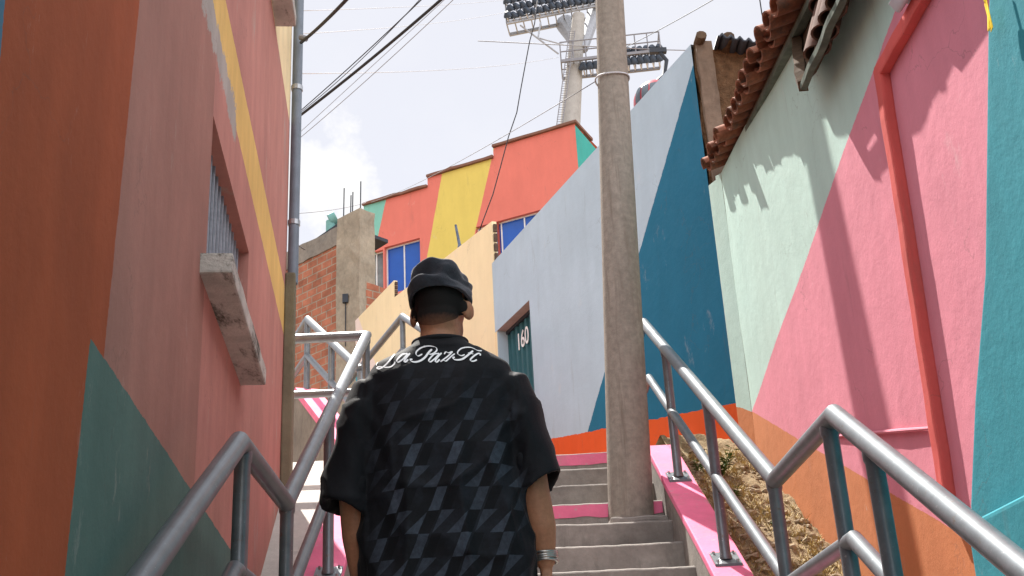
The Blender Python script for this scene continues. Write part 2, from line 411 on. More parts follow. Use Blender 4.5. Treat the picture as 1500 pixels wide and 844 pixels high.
# upper flight, turned towards the alley
ua = RAD(-21); AU = Vector((sin(ua), cos(ua), 0)); AN = Vector((cos(ua), -sin(ua), 0))
ub = Vector((-1.02, 10.95, 2.376))
f3 = MB(); rows = []
nst = 8
poly = [(0, 2.376-.9), (0, 2.376)]
for i in range(nst):
    poly += [(i*.34, 2.376+.2*(i+1)), ((i+1)*.34, 2.376+.2*(i+1))]
poly[-1] = (9.0, 2.376+.2*nst); poly.append((9.0, 1.4))
P3 = [ub+AU*a+Vector((0, 0, z-2.376)) for a, z in poly]
f3.prism([p+AN*0.02 for p in P3], AN*1.15)
tag(f3.build('upper_stairs', M['concrete']), kind='structure')
def kerb3(off, w_, l0, l1, flat):
    b = MB(); c_ = MB()
    pr = [(l0, .16), (l1, .16+SL*(l1-l0)), (flat, .16+SL*(l1-l0))]
    for mb, t0, t1, e in ((b, -1.0, -.09, 0), (c_, -.088, 0, .01)):
        lo = [ub+AU*a+Vector((0, 0, z+t0)) for a, z in pr]; hi = [ub+AU*a+Vector((0, 0, z+t1)) for a, z in pr]
        rings = [[l+AN*(off-e), l+AN*(off+w_+e), h+AN*(off+w_+e), h+AN*(off-e)] for l, h in zip(lo, hi)]
        mb.loft(rings)
    o = tag(b.build('stair_kerb', M['concrete_dark']), kind='structure'); c_.build('painted_cap', M['pink_paint'], o)
kerb3(-.24, .24, -.5, 2.5, 8.5); kerb3(1.18, .22, 0, 3.2, 8.5)

# ------------------------------------------------------------------ dirt bank
db = MB()
def bank(a, b):
    y = .6+9.0*a; x = KR1-.02+(2.12-KR1)*b
    z = kerb_z(y)-.06-.10*b
    z += .045*noise.noise((x*5, y*4, 0))+.022*noise.noise((x*13, y*12, 4))+.014*noise.noise((x*34, y*33, 9))+.008*noise.noise((x*70, y*70, 2))
    if b < .05: z = kerb_z(y)-.06
    return (x, y, z)
db.grid(620, 46, bank)
m = Mat('dry_dirt', .97, 0, .1)
c = m.mix(m.ramp(m.noise(6, 8, .7), .4, .62), (.30, .21, .12, 1), (.42, .33, .20, 1)); c = m.vary(c, 40, .4)
m.col(c); m.bump(m.noise(35, 8, .75)+m.noise(120, 4), .9, .02); M['dirt'] = m.m
bank_o = tag(db.build('dirt_bank', M['dirt'], smooth='all'), kind='structure')
M['stone'] = plain('loose_stone', (.33, .26, .17, 1), .95, 0, .4, 14, .6, 40)
def bank_z(x, y):
    return bank((y-.6)/9.0, (x-KR1+.02)/(2.12-KR1))[2]
sg = MB()
for i in range(520):
    y = random.uniform(3.5, 8.8); x = random.uniform(1.43, 1.99); r = random.choice((.008, .012, .016, .022, .03))*random.uniform(.7, 1.2)
    o = len(sg.v); sg.ball((x, y, bank_z(x, y)+r*.2), (r*random.uniform(.8, 1.5), r*random.uniform(.8, 1.4), r*.7), 7, 5)
    for q in range(o, len(sg.v)): sg.v[q] = tuple(Vector(sg.v[q])+noise.noise_vector(Vector(sg.v[q])*60)*r*.5)
tag(sg.build('gravel', M['stone']), 'loose stones and clods scattered over the dry dirt bank', 'gravel', kind='stuff')
M['straw'] = plain('dry_grass', (.46, .36, .17, 1), .9, 0, .4, 20, 0)
dg = MB()
for i in range(2300):
    y = random.uniform(3.6, 8.8); x = random.uniform(1.43, 1.99)
    if noise.noise((x*4, y*2.2, 7)) < -.12: continue
    b = Vector((x, y, bank_z(x, y)-.005))
    for k in range(random.randint(3, 6)):
        a = random.uniform(0, 2*pi); l = random.uniform(.03, .085); t = b+Vector((cos(a)*l*.9, sin(a)*l*.9, l*random.uniform(.25, .8)))
        wv = Vector((-sin(a), cos(a), 0))*.0028; mid = b.lerp(t, .5)+Vector((0, 0, l*.18))
        dg.add([b-wv, b+wv, mid+wv*.8, mid-wv*.8, t], [(0, 1, 2, 3), (3, 2, 4)])
tag(dg.build('dry_grass', M['straw'], fix=False), 'dry straw-coloured grass tufts on the dirt bank', 'grass', kind='stuff')
m = Mat('weed_leaf', .6, 0, .3); m.col(m.vary((.085, .15, .035, 1), 12, .4)); M['weed'] = m.m
def weed(x, y, s, n_, label):
    b = Vector((x, y, bank_z(x, y)-.02)); t = thing('weed', label, 'weed', b, 'green weeds on the dirt bank')
    sm = MB(); lm = MB()
    for k in range(n_):
        a = random.uniform(0, 2*pi); h = s*random.uniform(.5, 1); d = Vector((cos(a), sin(a), 0))*h*.45
        p = [b, b+d*.4+Vector((0, 0, h*.5)), b+d+Vector((0, 0, h))]
        sm.tube(p, [.004, .003, .0015], 5)
        for q in range(9):
            f = random.uniform(.2, 1); c0 = p[0].lerp(p[1], f*2) if f < .5 else p[1].lerp(p[2], f*2-1)
            a2 = random.uniform(0, 2*pi); l = s*random.uniform(.16, .3); dd = Vector((cos(a2), sin(a2), random.uniform(.0, .7))).normalized()
            sd = dd.cross(Vector((0, 0, 1))).normalized()*l*.26
            lm.add([c0, c0+dd*l*.5+sd, c0+dd*l+Vector((0, 0, -l*.15)), c0+dd*l*.5-sd], [(0, 1, 2, 3)])
    sm.build('stem', M['weed'], t); lm.build('leaves', M['weed'], t, fix=False)
weed(1.66, 8.3, .24, 11, 'tallest green weed on the dirt bank, beside the orange wall base')
weed(1.6, 7.75, .15, 8, 'low leafy weed growing just below the tallest weed')
weed(1.75, 7.3, .12, 6, 'small green weed in the middle of the dirt bank')
weed(1.5, 8.3, .14, 6, 'little weed at the top end of the pink kerb')

# ------------------------------------------------------------------ hand rails
RH = .93
def rail_z(Y): return kerb_z(Y)+RH
def handrail(name, label, Xc, ys_, post_ys, endpts=None, lead=None):
    root = thing(name, label, 'handrail', (Xc, 4.8, .27))
    def run(dz): return [(Xc, y, rail_z(y)+dz) for y in ys_]
    t = MB(); pts = run(0)
    mid = run(-.46)
    if endpts: pts += endpts; mid += [(a, b, c-.46) for a, b, c in endpts]
    t.tube(pts, .039, 20); t.build('top_rail', M['rail'], root, smooth=True)
    t = MB(); t.tube(mid, .031, 16); t.build('middle_rail', M['rail'], root, smooth=True)
    for y in post_ys:
        z = kerb_z(y); p = MB(); p.tube([(Xc, y, z+.002), (Xc, y, z+.02), (Xc, y, z+.032), (Xc, y, z+RH-.062), (Xc, y, z+RH-.05), (Xc, y, z+RH-.02)], [.037, .036, .031, .031, .036, .037], 16)
        po = p.build('post', M['rail'], root, smooth=True)
        q = MB(); q.box(Xc-.075, Xc+.075, y-.075, y+.075, z-.03, z+.014)
        if y > 5.4 or y < 4.2:
            for i, (a, b, c_) in enumerate(q.v): q.v[i] = (a, b, c_+SL*(b-y))
        pl = q.build('foot_plate', M['rail'], root)
        if y < 2: continue
        for sx in (-.055, .055):
            for sy in (-.055, .055):
                q = MB(); zz = z+.014+(SL*sy if (y > 5.4 or y < 4.2) else 0)
                q.tube([(Xc+sx, y+sy, zz-.004), (Xc+sx, y+sy, zz+.014)], .008, 6); q.build('bolt', M['steel'], pl)
    return root
XL, XR = -.90, 1.30
rl = handrail('handrail', 'grey tube handrail with middle rail along the left house, on the pink kerb', XL, [.6, 1.0, 4.29, 5.33, 8.9], [1.2, 2.6, 4.36, 5.36, 6.75, 8.86], [(-1.75, 8.92, rail_z(8.9)+.005), (-2.3, 8.93, rail_z(8.9)+.01)])
rr = handrail('handrail', 'grey tube handrail bolted to the right pink kerb beside the dirt bank', XR, [.6, 1.0, 4.29, 5.33, 8.93], [1.2, 2.6, 3.93, 4.38, 5.36, 6.69, 8.01], [(1.30, 10.6, rail_z(8.93)+.0)])
def far_rail(name, label, off, l0, l1, flat, posts):
    root = thing(name, label, 'handrail', ub+AU*l1)
    def pz(a): return ub+AU*a+AN*off+Vector((0, 0, .16+SL*(min(a, l1)+.5)+.85))
    for dz, r, nm in ((0, .045, 'top_rail'), (-.45, .035, 'middle_rail')):
        t = MB(); t.tube([pz(a)+Vector((0, 0, dz)) for a in (l0, l1, flat)], r, 12); t.build(nm, M['rail'], root, smooth=True)
    for a in posts:
        t = MB(); t.tube([pz(a)-Vector((0, 0, .9)), pz(a)-Vector((0, 0, .02))], .036, 10); t.build('post', M['rail'], root, smooth=True)
far_rail('handrail', 'far tube handrail in front of the brick wall, on the upper flight', -.12, .1, 2.5, 6.5, (.1, 1.3, 2.5, 4.4, 6.4))
far_rail('handrail', 'far tube handrail just left of the man, before the cream wall', 1.29, .5, 3.3, 7.5, (.6, 2.0, 3.3, 5.2, 7.2))

# ------------------------------------------------------------------ left house
ta = RAD(-4.9); LD = Vector((sin(ta), cos(ta), 0)); LN = Vector((cos(ta), -sin(ta), 0))
LC = Vector((-1.405, 7.966, 0))
def L(Y, z, out=0): return LC+LD*((Y-LC.y)/LD.y)+LN*out+Vector((0, 0, z))
O1 = (.30, .098, .052, 1)
LEND = 8.26; LSPL = 5.45; ZLOW = 3.88; ZHI = 6.9
mauve = srgb(166, 118, 105); brown = srgb(164, 82, 50); green = srgb(88, 114, 106); yel = srgb(222, 182, 108); crm = srgb(238, 214, 168)
M['left_wall'] = mural('left_house_paint', mauve, [
    (srgb(186, 128, 116), [(1, 0, -4.5)]),
    (brown, [(-1, .06, 2.88)]),
    (srgb(80, 118, 140), [(-1, -.1, 2.08)]),
    (green, [(1, -.07, -2.72), (0, -1, 1.065)]),
    (yel, [(0, 1, -3.07), (0, -1, 3.44), (1, .0, -3.9)]),
    (srgb(168, 158, 150), [(0, 1, -3.0, 14), (0, -1, 3.17, 10), (-1, 0, 5.2, 10), (1, 0, -3.9)]),
    (crm, [(0, 1, -4.87)]),
], amt=.16, worn=((.40, .33, .28, 1), .60, .72, 2.6, (1, 1, .35)))
lh = thing('painted_house', 'house on the left in shade, mauve and brown walls with green and yellow bands', 'house', L(5, -1.5))
# wall face with window opening
def face_with_holes(y0, y1, z0, z1, holes, depth, fn, mb):
    ysn = sorted({y0, y1}|{h[i] for h in holes for i in (0, 1)}); zsn = sorted({z0, z1}|{h[i] for h in holes for i in (2, 3)})
    for a, b in zip(ysn, ysn[1:]):
        for c_, d in zip(zsn, zsn[1:]):
            if any(h[0] <= a and b <= h[1] and h[2] <= c_ and d <= h[3] for h in holes): continue
            mb.add([fn(a, c_, 0), fn(b, c_, 0), fn(b, d, 0), fn(a, d, 0)], [(0, 1, 2, 3)])
    for (a, b, c_, d) in holes:
        q = [(a, c_), (b, c_), (b, d), (a, d)]
        for (p, s_) in zip(q, q[1:]+q[:1]): mb.add([fn(*p, 0), fn(*s_, 0), fn(*s_, -depth), fn(*p, -depth)], [(0, 1, 2, 3)])
WH = (4.50, 5.93, 2.0, 2.71); WH2 = (5.75, 6.95, 4.97, 5.9)
def quad(mb, *p): mb.add(p, [tuple(range(len(p)))])
YA = 4.0
def ztop(Y): return .735*max(Y, YA)+.09
wl = MB()
face_with_holes(-3, LEND, -2.3, ztop(YA)-.01, [WH], .22, L, wl)
quad(wl, L(YA, ztop(YA)-.01), L(LEND, ztop(YA)-.01), L(LEND, ztop(LEND)), L(YA, ztop(YA)))
quad(wl, L(-3, ztop(YA)-.01), L(YA, ztop(YA)-.01), L(YA, ztop(YA)), L(-3, ztop(YA)))
quad(wl, L(LEND, -2.3), L(LEND, ztop(LEND)), L(LEND, ztop(LEND), -6), L(LEND, -2.3, -6))
quad(wl, L(-3, -2.3), L(-3, ztop(-3)), L(-3, ztop(-3), -6), L(-3, -2.3, -6))
wl.build('wall', M['left_wall'], lh, fix=False)
M['left_roof'] = plain('sheet_roof', (.2, .12, .09, 1), .7)
r_o = MB()
for (a, b) in ((-3.05, YA), (YA, LEND+.02)):
    za, zb = ztop(a)+.004, ztop(b)+.004
    r_o.hexa([L(a, za, .02), L(b, zb, .02), L(b, zb, -6), L(a, za, -6), L(a, za+.05, .02), L(b, zb+.05, .02), L(b, zb+.05, -6), L(a, za+.05, -6)])
r_o.build('roof', M['left_roof'], lh)
def sill(y0, y1, z0, z1, out, par):
    q = MB(); q.hexa([L(y0, z0, -.15), L(y0, z0, out), L(y1, z0, out), L(y1, z0, -.15), L(y0, z1, -.15), L(y0, z1, out), L(y1, z1, out), L(y1, z1, -.15)])
    o = q.build('sill', M['sill'], par); bevel(o, .01); rough_mesh(o, .09, .0035, 9); return o
m = Mat('weathered_sill', .92, 0, .2)
c = m.vary((.52, .48, .43, 1), 6, .3); c = m.mix(m.ramp(m.noise(10, 8, .75, (1, .3, 1)), .50, .62)*.9, c, (.07, .065, .05, 1)); m.col(c)
m.bump(m.noise(30, 6, .7), .7, .012); M['sill'] = m.m
def left_window(h, name, nb):
    y0, y1, z0, z1 = h; d = -.14
    f = MB()
    for (a, b, c_, e) in ((y0, y0+.06, z0, z1), (y1-.06, y1, z0, z1), (y0+.06, y1-.06, z0, z0+.06), (y0+.06, y1-.06, z1-.06, z1), ((y0+y1)/2-.03, (y0+y1)/2+.03, z0+.06, z1-.06)):
        f.hexa([L(a, c_, d-.05), L(a, c_, d), L(b, c_, d), L(b, c_, d-.05), L(a, e, d-.05), L(a, e, d), L(b, e, d), L(b, e, d-.05)])
    fo = f.build('window_frame', M['old_wood'], lh)
    g_ = MB(); quad(g_, L(y0, z0, d-.03), L(y1, z0, d-.03), L(y1, z1, d-.03), L(y0, z1, d-.03)); g_.build('pane', M['glass_dim'], fo)
    for i in range(nb):
        y = y0+.05+(y1-y0-.1)*i/(nb-1)
        b = MB(); b.tube([L(y, z0, -.06), L(y, z1, -.06)], .011, 8); b.build('window_bar', M['bar'], lh, smooth=True)
M['bar'] = plain('window_bar_paint', (.26, .27, .30, 1), .6, .1, .3, 20, .2)
left_window(WH, 'window', 14)
sill(4.36, 5.80, 1.915, 2.002, .125, lh); sill(6.2, 6.97, 4.885, 4.975, .14, lh)
dp = MB(); pts = [L(LEND-.02+.045*(z-3.55)/3, z, .05) for z in (3.5, 4.3, 5.1, 5.9, 6.5)]
dp.tube(pts, .040, 12); dpo = dp.build('drainpipe', plain('grey_blue_pipe', (.17, .20, .235, 1), .5, .1, .2, 8, .1), lh, smooth=True)
for z in (4.0, 5.2, 6.2):
    q = MB(); q.tube([L(LEND-.02+.045*(z-3.55)/3, z-.02, .05), L(LEND-.02+.045*(z-3.55)/3, z+.02, .05)], .047, 12); q.build('pipe_clip', M['steel'], dpo)
q = MB(); q.hexa([L(LEND-.16, 1.2, .001), L(LEND-.16, 1.2, .075), L(LEND+.03, 1.2, .075), L(LEND+.03, 1.2, .001), L(LEND-.10, 3.56, .001), L(LEND-.10, 3.56, .075), L(LEND+.03, 3.56, .075), L(LEND+.03, 3.56, .001)])
o = q.build('corner_post', concrete('olive_render', (.20, .175, .115, 1), .2), lh); bevel(o, .012)

# ------------------------------------------------------------------ right house (mint / pink)
WX = 1.8
mint = srgb(178, 204, 194); pink = srgb(212, 134, 148); oran = srgb(192, 122, 80); teal = srgb(54, 140, 152)
def wtop(Y): return 4.03+(Y-7.77)*.135 if Y > 5.35 else 2.99+.0*Y
M['right_wall'] = mural('right_house_paint', mint, [
    (pink, [(-.199, -1, 2.94+.199*4.162)]),
    (oran, [(.45, -1, .756-.45*4.51)]),
], amt=.09, bump=.55, wob=.015, worn=((.62, .50, .42, 1), .70, .76, 5, (1, 1, .5)))
rh = thing('painted_house', 'mint and pink house on the right under an old tiled eave', 'house', (WX, 5, .3))
rw = MB()
def rwf(a, b):
    y = -2.5+(7.77+2.5)*a; zb = kerb_z(y)-.4; zt = min(4.03+(y-7.77)*.135, 4.03)
    bow = .012*noise.noise((y*.8, b*2, 1))
    return (WX+bow, y, zb+(zt-zb)*b)
rw.grid(60, 12, rwf)
strip = [(1.80, 7.77), (1.782, 7.87), (1.755, 8.02)]
for (a, b), (c_, d) in zip(strip, strip[1:]): rw.add([(a, b, 1.2), (c_, d, 1.2), (c_, d, 4.06), (a, b, 4.03)], [(0, 1, 2, 3)])
wo = rw.build('wall', M['right_wall'], rh, smooth=True, fix=False)
# tiled roofs
def tiled(eave0, eave1, upv, pitch_r, courses, clen, tr, parent, name):
    e0, e1, uv = Vector(eave0), Vector(eave1), Vector(upv).normalized(); run = (e1-e0); ln = run.length; run.normalize()
    nrm = run.cross(uv).normalized()
    if nrm.z < 0: nrm = -nrm
    mb = MB(); nC = int(ln/(tr*2.05))
    for i in range(nC):
        for k in range(courses):
            b = e0+run*(tr*2.05*(i+.5)+random.uniform(-.012, .012))+uv*(k*clen*.86-.03+random.uniform(-.04, .025))+nrm*(.02*1)
            tilt = random.uniform(-.03, .03)
            rings = []
            for s_ in (0, 1):
                rr_ = tr*(1.06 if s_ == 0 else .9); c0 = b+uv*clen*s_+nrm*(.022 if s_ == 0 else -.006)+run*tilt*s_
                out = [c0+run*(rr_*cos(pi*j/8))+nrm*(rr_*.75*sin(pi*j/8)) for j in range(9)]
                inn = [c0+run*((rr_-.014)*cos(pi*j/8))+nrm*((rr_-.014)*.75*sin(pi*j/8)) for j in range(8, -1, -1)]
                rings.append(out+inn)
            mb.loft(rings)
            # pan tile between
            b2 = b+run*tr*1.02-nrm*.03+uv*random.uniform(-.05, .03)
            rings = []
            for s_ in (0, 1):
                rr_ = tr*(.9 if s_ == 0 else 1.0); c0 = b2+uv*clen*s_+nrm*(.022 if s_ == 0 else -.004)
                rings.append([c0+run*(rr_*cos(pi*j/6))-nrm*(rr_*.5*sin(pi*j/6)) for j in range(7)]+[c0+run*((rr_)*cos(pi*j/6))-nrm*(rr_*.5*sin(pi*j/6)-.012) for j in range(6, -1, -1)])
            mb.loft(rings)
    return mb.build(name, M['tile'], parent, smooth=True)
E0 = Vector((1.773, 7.87, 4.107)); E1 = Vector((1.667, 4.97, 3.62))
upv = Vector((.86, .0, .40))
rf = tiled(E0, E1, upv, 0, 6, .38, .078, rh, 'roof')
bo = MB(); d_ = (E1-E0).normalized(); un = upv.normalized()
nn = d_.cross(un).normalized(); nn = nn if nn.z > 0 else -nn
bo.prism([E0-nn*.05+un*.04, E1-nn*.05+un*.04, E1-nn*.05+un*2.2, E0-nn*.05+un*2.2], -nn*.03)
bo.build('roof_boards', M['old_wood'], rf)
bo = MB(); bo.bar(E0-nn*.085+un*.05, E1-nn*.085+un*.05, .045, .035); bo.build('fascia', M['green_board'], rf)
# lower porch roof stepping out over the pink wall
T0 = Vector((1.68, 5.12, 3.145)); T1 = Vector((1.68, 2.4, 3.13)); W0 = Vector((1.83, 5.58, 3.79)); W1 = Vector((1.83, 2.4, 3.76))
bo = MB(); bo.prism([T0, T1, W1, W0], (.05, .0, .05)); rf2 = bo.build('porch_roof', M['old_wood'], rh); rough_mesh(rf2, .12, .012, 4)
tiled(T0+Vector((.05, -.10, .085)), T1+Vector((.05, 0, .06)), Vector((.15, .03, .61)), 0, 2, .34, .07, rf2, 'tiles').data.materials[0] = plain('dark_tile', (.12, .06, .042, 1), .9, 0, .4, 9, .4)  # porch tiles take a darker brown than the main roof
bo = MB(); bo.bar(T0+Vector((-.02, .03, -.01)), T1+Vector((-.02, 0, -.01)), .035, .03); o = bo.build('fascia', M['green_board'], rf2); rough_mesh(o, .10, .010, 9)
bo = MB(); bo.bar(T0+Vector((-.02, .03, -.0)), W0+Vector((-.02, .0, 0)), .05, .06); o = bo.build('barge_board', M['old_wood'], rf2); rough_mesh(o, .15, .012, 9)
# buttress, lower block, ledge, red frame
M['teal'] = mural('teal_paint', teal, [], amt=.12, bump=.6)
bt = MB(); bt.prism([(1.70, 4.28, .2), (1.70, 4.20, .82), (1.70, 3.98, 1.15), (1.70, 3.70, 1.5), (1.70, 3.30, 2.2), (1.70, 2.72, 3.1), (1.70, -2, 3.1), (1.70, -2, -2), (1.70, 4.0, -.4)], (.11, 0, 0))
bto = bt.build('buttress', M['teal'], rh); bevel(bto, .02, 3)
bt = MB(); bt.prism([(1.62, 4.06, .735), (1.62, 4.12, .1), (1.62, 2.5, -1.2), (1.62, -2, -1.6), (1.62, -2, .66)], (.12, 0, 0)); o = bt.build('plinth', M['teal'], rh); bevel(o, .02, 3)
lg = MB(); lg.tube([(WX-.004, 6.05, 1.575), (WX-.008, 5.5, 1.44), (WX-.01, 5.0, 1.315), (WX-.006, 4.62, 1.22)], [.005, .008, .010, .007], 8)
lg.build('plaster_lip', M['right_wall'], rh, smooth=True)
M['red'] = mural('red_paint', srgb(204, 92, 86), [], amt=.15, bump=.4)
rd = MB(); rd.bar((WX-.016, 4.435, 2.79), (WX-.016, 4.605, .86), .074, .05, (1, 0, 0)); o = rd.build('red_batten', M['red'], rh); bevel(o, .012); rough_mesh(o, .2, .006, 5)
rd = MB(); rd.bar((WX-.015, 4.475, 2.765), (WX-.015, 2.4, 2.74), .047, .072); o = rd.build('red_batten', M['red'], rh); bevel(o, .012); rough_mesh(o, .2, .006, 6)
m = Mat('corrugated_plastic', .4, 0, .4); m.col(m.vary((.62, .66, .72, 1), 6, .2)); M['awn'] = m.m
aw = MB()
def awf(a, b):
    y = 4.02-2.2*a; x = 1.70+.13*b
    return (x, y, 2.865+.12*a*0+.018*sin(x*2*pi/.07)-.05*(1-b)+.02*sin(y*3)-.025*sin(pi*b))
aw.grid(20, 60, awf); o = aw.build('awning', M['awn'], rh, smooth='all', fix=False)
sm_ = o.modifiers.new('s', 'SOLIDIFY'); sm_.thickness = .006

KH = 1.12
rh.location = rh.location*KH; rh.scale = (KH, KH, KH)
# yellow ribbon
M['ribbon'] = plain('yellow_ribbon', srgb(250, 214, 20), .6, 0, .2, 20, .2)
rb = MB(); p0 = atx(1443, 3, 1.86)
for k in range(7):
    a = random.uniform(-1, 1); pts = [p0+Vector((0, a*.008, -.0)), p0+Vector((.004*a, a*.014, -.05)), p0+Vector((.0, a*.02+.012, -.10-.02*random.random()))]
    wv = Vector((.002, .009, 0))
    for q in range(2):
        rb.add([pts[q]-wv, pts[q]+wv, pts[q+1]+wv, pts[q+1]-wv], [(0, 1, 2, 3)])
rb.tube([p0+Vector((0, 0, .12)), p0], .004, 6)
rbo = rb.build('ribbon', M['ribbon'], fix=False); sm_ = rbo.modifiers.new('s', 'SOLIDIFY'); sm_.thickness = .002
tag(rbo, 'yellow ribbon tassel hanging at the top edge of the pink wall', 'ribbon')

# ------------------------------------------------------------------ grey-blue house with door 160
GC = Vector((1.755, 8.02, 0))*KH
def G(s, z, out=0): return GC+AU*s-AN*out+Vector((0, 0, z))   # out>0 towards the alley
def gpix(x, y):
    d = ray(x, y); t = GC.dot(AN)/d.dot(AN); p = d*t; return ((p-GC).dot(AU), p.z)
UV = (AU.x, AU.y, 0); U0 = GC.dot(AU)
def gl(p, q):
    a = gpix(*p); b = gpix(*q); return line((b[0]+U0, b[1]), (a[0]+U0, a[1]))
ZR = gpix(1030, 45)[1]
blue = srgb(30, 104, 134); grey = srgb(172, 190, 203)
s_end = gpix(724, 400)[0]
or_line = [gpix(1078, 592), gpix(955, 613), gpix(890, 628), gpix(795, 632)]
regs = [(blue, [gl((1030, 45), (862, 628))])]
# orange base: two slanted lines
regs.append((srgb(214, 84, 34), [gl((795, 633), (890, 627)), (-1, 0, or_line[2][0]+U0)]) if False else (srgb(218, 86, 34), [tuple(-v for v in gl((890, 627), (1078, 591)))]))
M['grey_wall'] = mural('grey_blue_paint', grey, regs, u=UV, amt=.07, bump=.3, wob=.035)
gh = thing('painted_house', 'tall grey and dark blue house with an orange base at the top of the stairs', 'house', G(2, 2.3))
dTR, dTL = gpix(775, 437), gpix(738, 478); dz = (dTR[1]+dTL[1])/2
DH = (dTR[0], gpix(725, 480)[0], 1.9, dz)
gw = MB()
face_with_holes(0, s_end, 0, ZR, [DH], .0, lambda s_, z, o: G(s_, z, o), gw)
quad(gw, G(0, ZR), G(s_end, ZR), G(s_end, ZR, -.3), G(0, ZR, -.3))
quad(gw, G(s_end, 0), G(s_end, ZR), G(s_end, ZR, -.3), G(s_end, 0, -.3))
quad(gw, G(0, ZR, -.3), G(s_end, ZR, -.3), G(s_end, 0, -.3), G(0, 0, -.3))
gwo = gw.build('wall', M['grey_wall'], gh, fix=False)
jb = MB(); a, b, c_, d = DH
jb.k = 0; quad(jb, G(b, c_), G(b, d), G(b, d, -.26), G(b, c_, -.26)); quad(jb, G(a, c_), G(a, d), G(a, d, -.26), G(a, c_, -.26)); lb_ = MB(); quad(lb_, G(a, d), G(b, d), G(b, d, -.26), G(a, d, -.26)); lb_.build('lintel', plain('lintel_render', (.42, .32, .29, 1), .9), gh, fix=False)
jb.build('door_reveal', plain('ochre_reveal', srgb(214, 152, 62), .85), gh, fix=False)
dr = MB()
def drf(i, j):
    s_ = a+(b-a)*i; return G(s_, c_+(d-c_)*j, -.15+.016*(1 if (i*7.5) % 1 < .5 else -1))
dr.grid(75, 1, drf)
dro = dr.build('door', plain('dark_teal_metal', srgb(44, 92, 100), .55, .1, .15, 6, .1), gh, fix=False)
q = MB()
for (y0, y1, z0, z1) in ((a, a+.035, c_, d), (b-.035, b, c_, d), (a, b, d-.04, d)):
    q.hexa([G(y0, z0, -.15), G(y0, z0, -.115), G(y1, z0, -.115), G(y1, z0, -.15), G(y0, z1, -.15), G(y0, z1, -.115), G(y1, z1, -.115), G(y1, z1, -.15)])
q.build('door_frame', M['dark_steel'], dro)
def text_on(txt, size, O, ex, ez, nrm, mat, parent, name, ext=.004, shear=0):
    cu = bpy.data.curves.new(name, 'FONT'); cu.body = txt; cu.size = size; cu.extrude = ext; cu.align_x = 'CENTER'; cu.shear = shear
    t = bpy.data.objects.new(name, cu); COL.objects.link(t)
    dg_ = bpy.context.evaluated_depsgraph_get(); me = bpy.data.meshes.new_from_object(t.evaluated_get(dg_)); bpy.data.objects.remove(t)
    for v in me.vertices: v.co = O+ex*v.co.x+ez*v.co.y+nrm*v.co.z
    me.materials.clear(); me.materials.append(mat)
    o = bpy.data.objects.new(name, me); COL.objects.link(o); o.parent = parent
    if parent.type == 'EMPTY': o.matrix_parent_inverse = Matrix.Translation(parent.location).inverted()
    return o
text_on('160', .30, G((a+b)/2, d-.36, -.126), -AU*.82, Vector((0, 0, 1)), -AN, M['white_print'], dro, 'door_number', .003)
q = MB(); q.tube([G(a+.1, c_+1.0, -.125), G(a+.1, c_+1.12, -.125)], .012, 8); q.build('door_handle', M['steel'], dro)
# end wall of adobe, post, beams and sheet roof behind the eave
ew = MB(); ew.prism([G(-.01, 2.0, -.02), G(-.01, ZR-.06, -.02), G(-.01, ZR-.06, -.02)+Vector((.9, .0, -.1)), G(-.01, ZR-.06, -.02)+Vector((2.4, .02, -.55)), G(-.01, 2.0, -.02)+Vector((2.4, .02, 0))], (0, .25, 0))
o = ew.build('end_wall', M['adobe'], gh); rough_mesh(o, .16, .03, 5)
pp = MB(); p0 = G(-.02, 0, -.03)
pp.prism([p0+Vector((0, 0, 3.0)), p0+Vector((.15, -.005, 3.0)), p0+Vector((.135, -.005, ZR-.02)), p0+Vector((0, 0, ZR-.02))], (0, -.06, 0))
o = pp.build('corner_post', concrete('brown_render', (.20, .145, .105, 1), .35), gh); rough_mesh(o, .12, .014, 7)
for k, (dx, r_b) in enumerate(((.05, .05), (.29, .06))):
    q = MB(); p = G(0, ZR, 0)+Vector((dx, .2, .02-.03*k)); q.tube([p-Vector((0, 0, .06)), p+Vector((.02, -.36, -.03))], r_b*.85, 9); o = q.build('beam_end', M['old_wood'], gh); rough_mesh(o, .07, .012, 9)
q = MB(); pb = G(0, ZR, 0)
def shf(i, j):
    x = .2+2.4*i; return pb+Vector((x, -.2+1.2*j, .02-.26*x+.02*sin(x*2*pi/.075)))
q.grid(160, 2, shf); o = q.build('sheet_roof', M['dark_steel'], gh, smooth='all', fix=False); mm_ = o.modifiers.new('s', 'SOLIDIFY'); mm_.thickness = .02

# ------------------------------------------------------------------ cream boundary wall further up the alley
def cg(x, y): return gpix(x, y)
cw = thing('boundary_wall', 'cream painted wall with stepped top beyond the grey house', 'wall', G(s_end+1, 2.6))
t1r = cg(711, 335); t1l = cg(577, 436); t2r = cg(572, 417); t2l = cg(503, 488); far = t2l[0]+6
ytr = lambda p, q: gl(p, q)
M['cream'] = mural('cream_paint', srgb(236, 217, 176), [
    (srgb(232, 214, 205), [gl((560, 560), (520, 452)), ]),
    (srgb(52, 150, 165), [gl((560, 640), (497, 460))]),
], u=UV, amt=.06, bump=.35, wob=.02)
cm_ = MB()
CT = .06
cm_.prism([G(s_end+.005, 0, -.002), G(s_end+.005, t1r[1], -.002), G(t1l[0], t1l[1], -.002), G(t1l[0], 0, -.002)], AN*CT)
cm_.prism([G(t1l[0]+.001, 0, -.002), G(t1l[0]+.001, t2r[1], -.002), G(t2l[0], t2l[1], -.002), G(far, t2l[1]+.6, -.002), G(far, 0, -.002)], AN*CT)
cm_.build('wall', M['cream'], cw)
hb = MB(); M['hollow'] = plain('hollow_brick_end', (.09, .055, .04, 1), .95, 0, .5, 15, .6, 30)
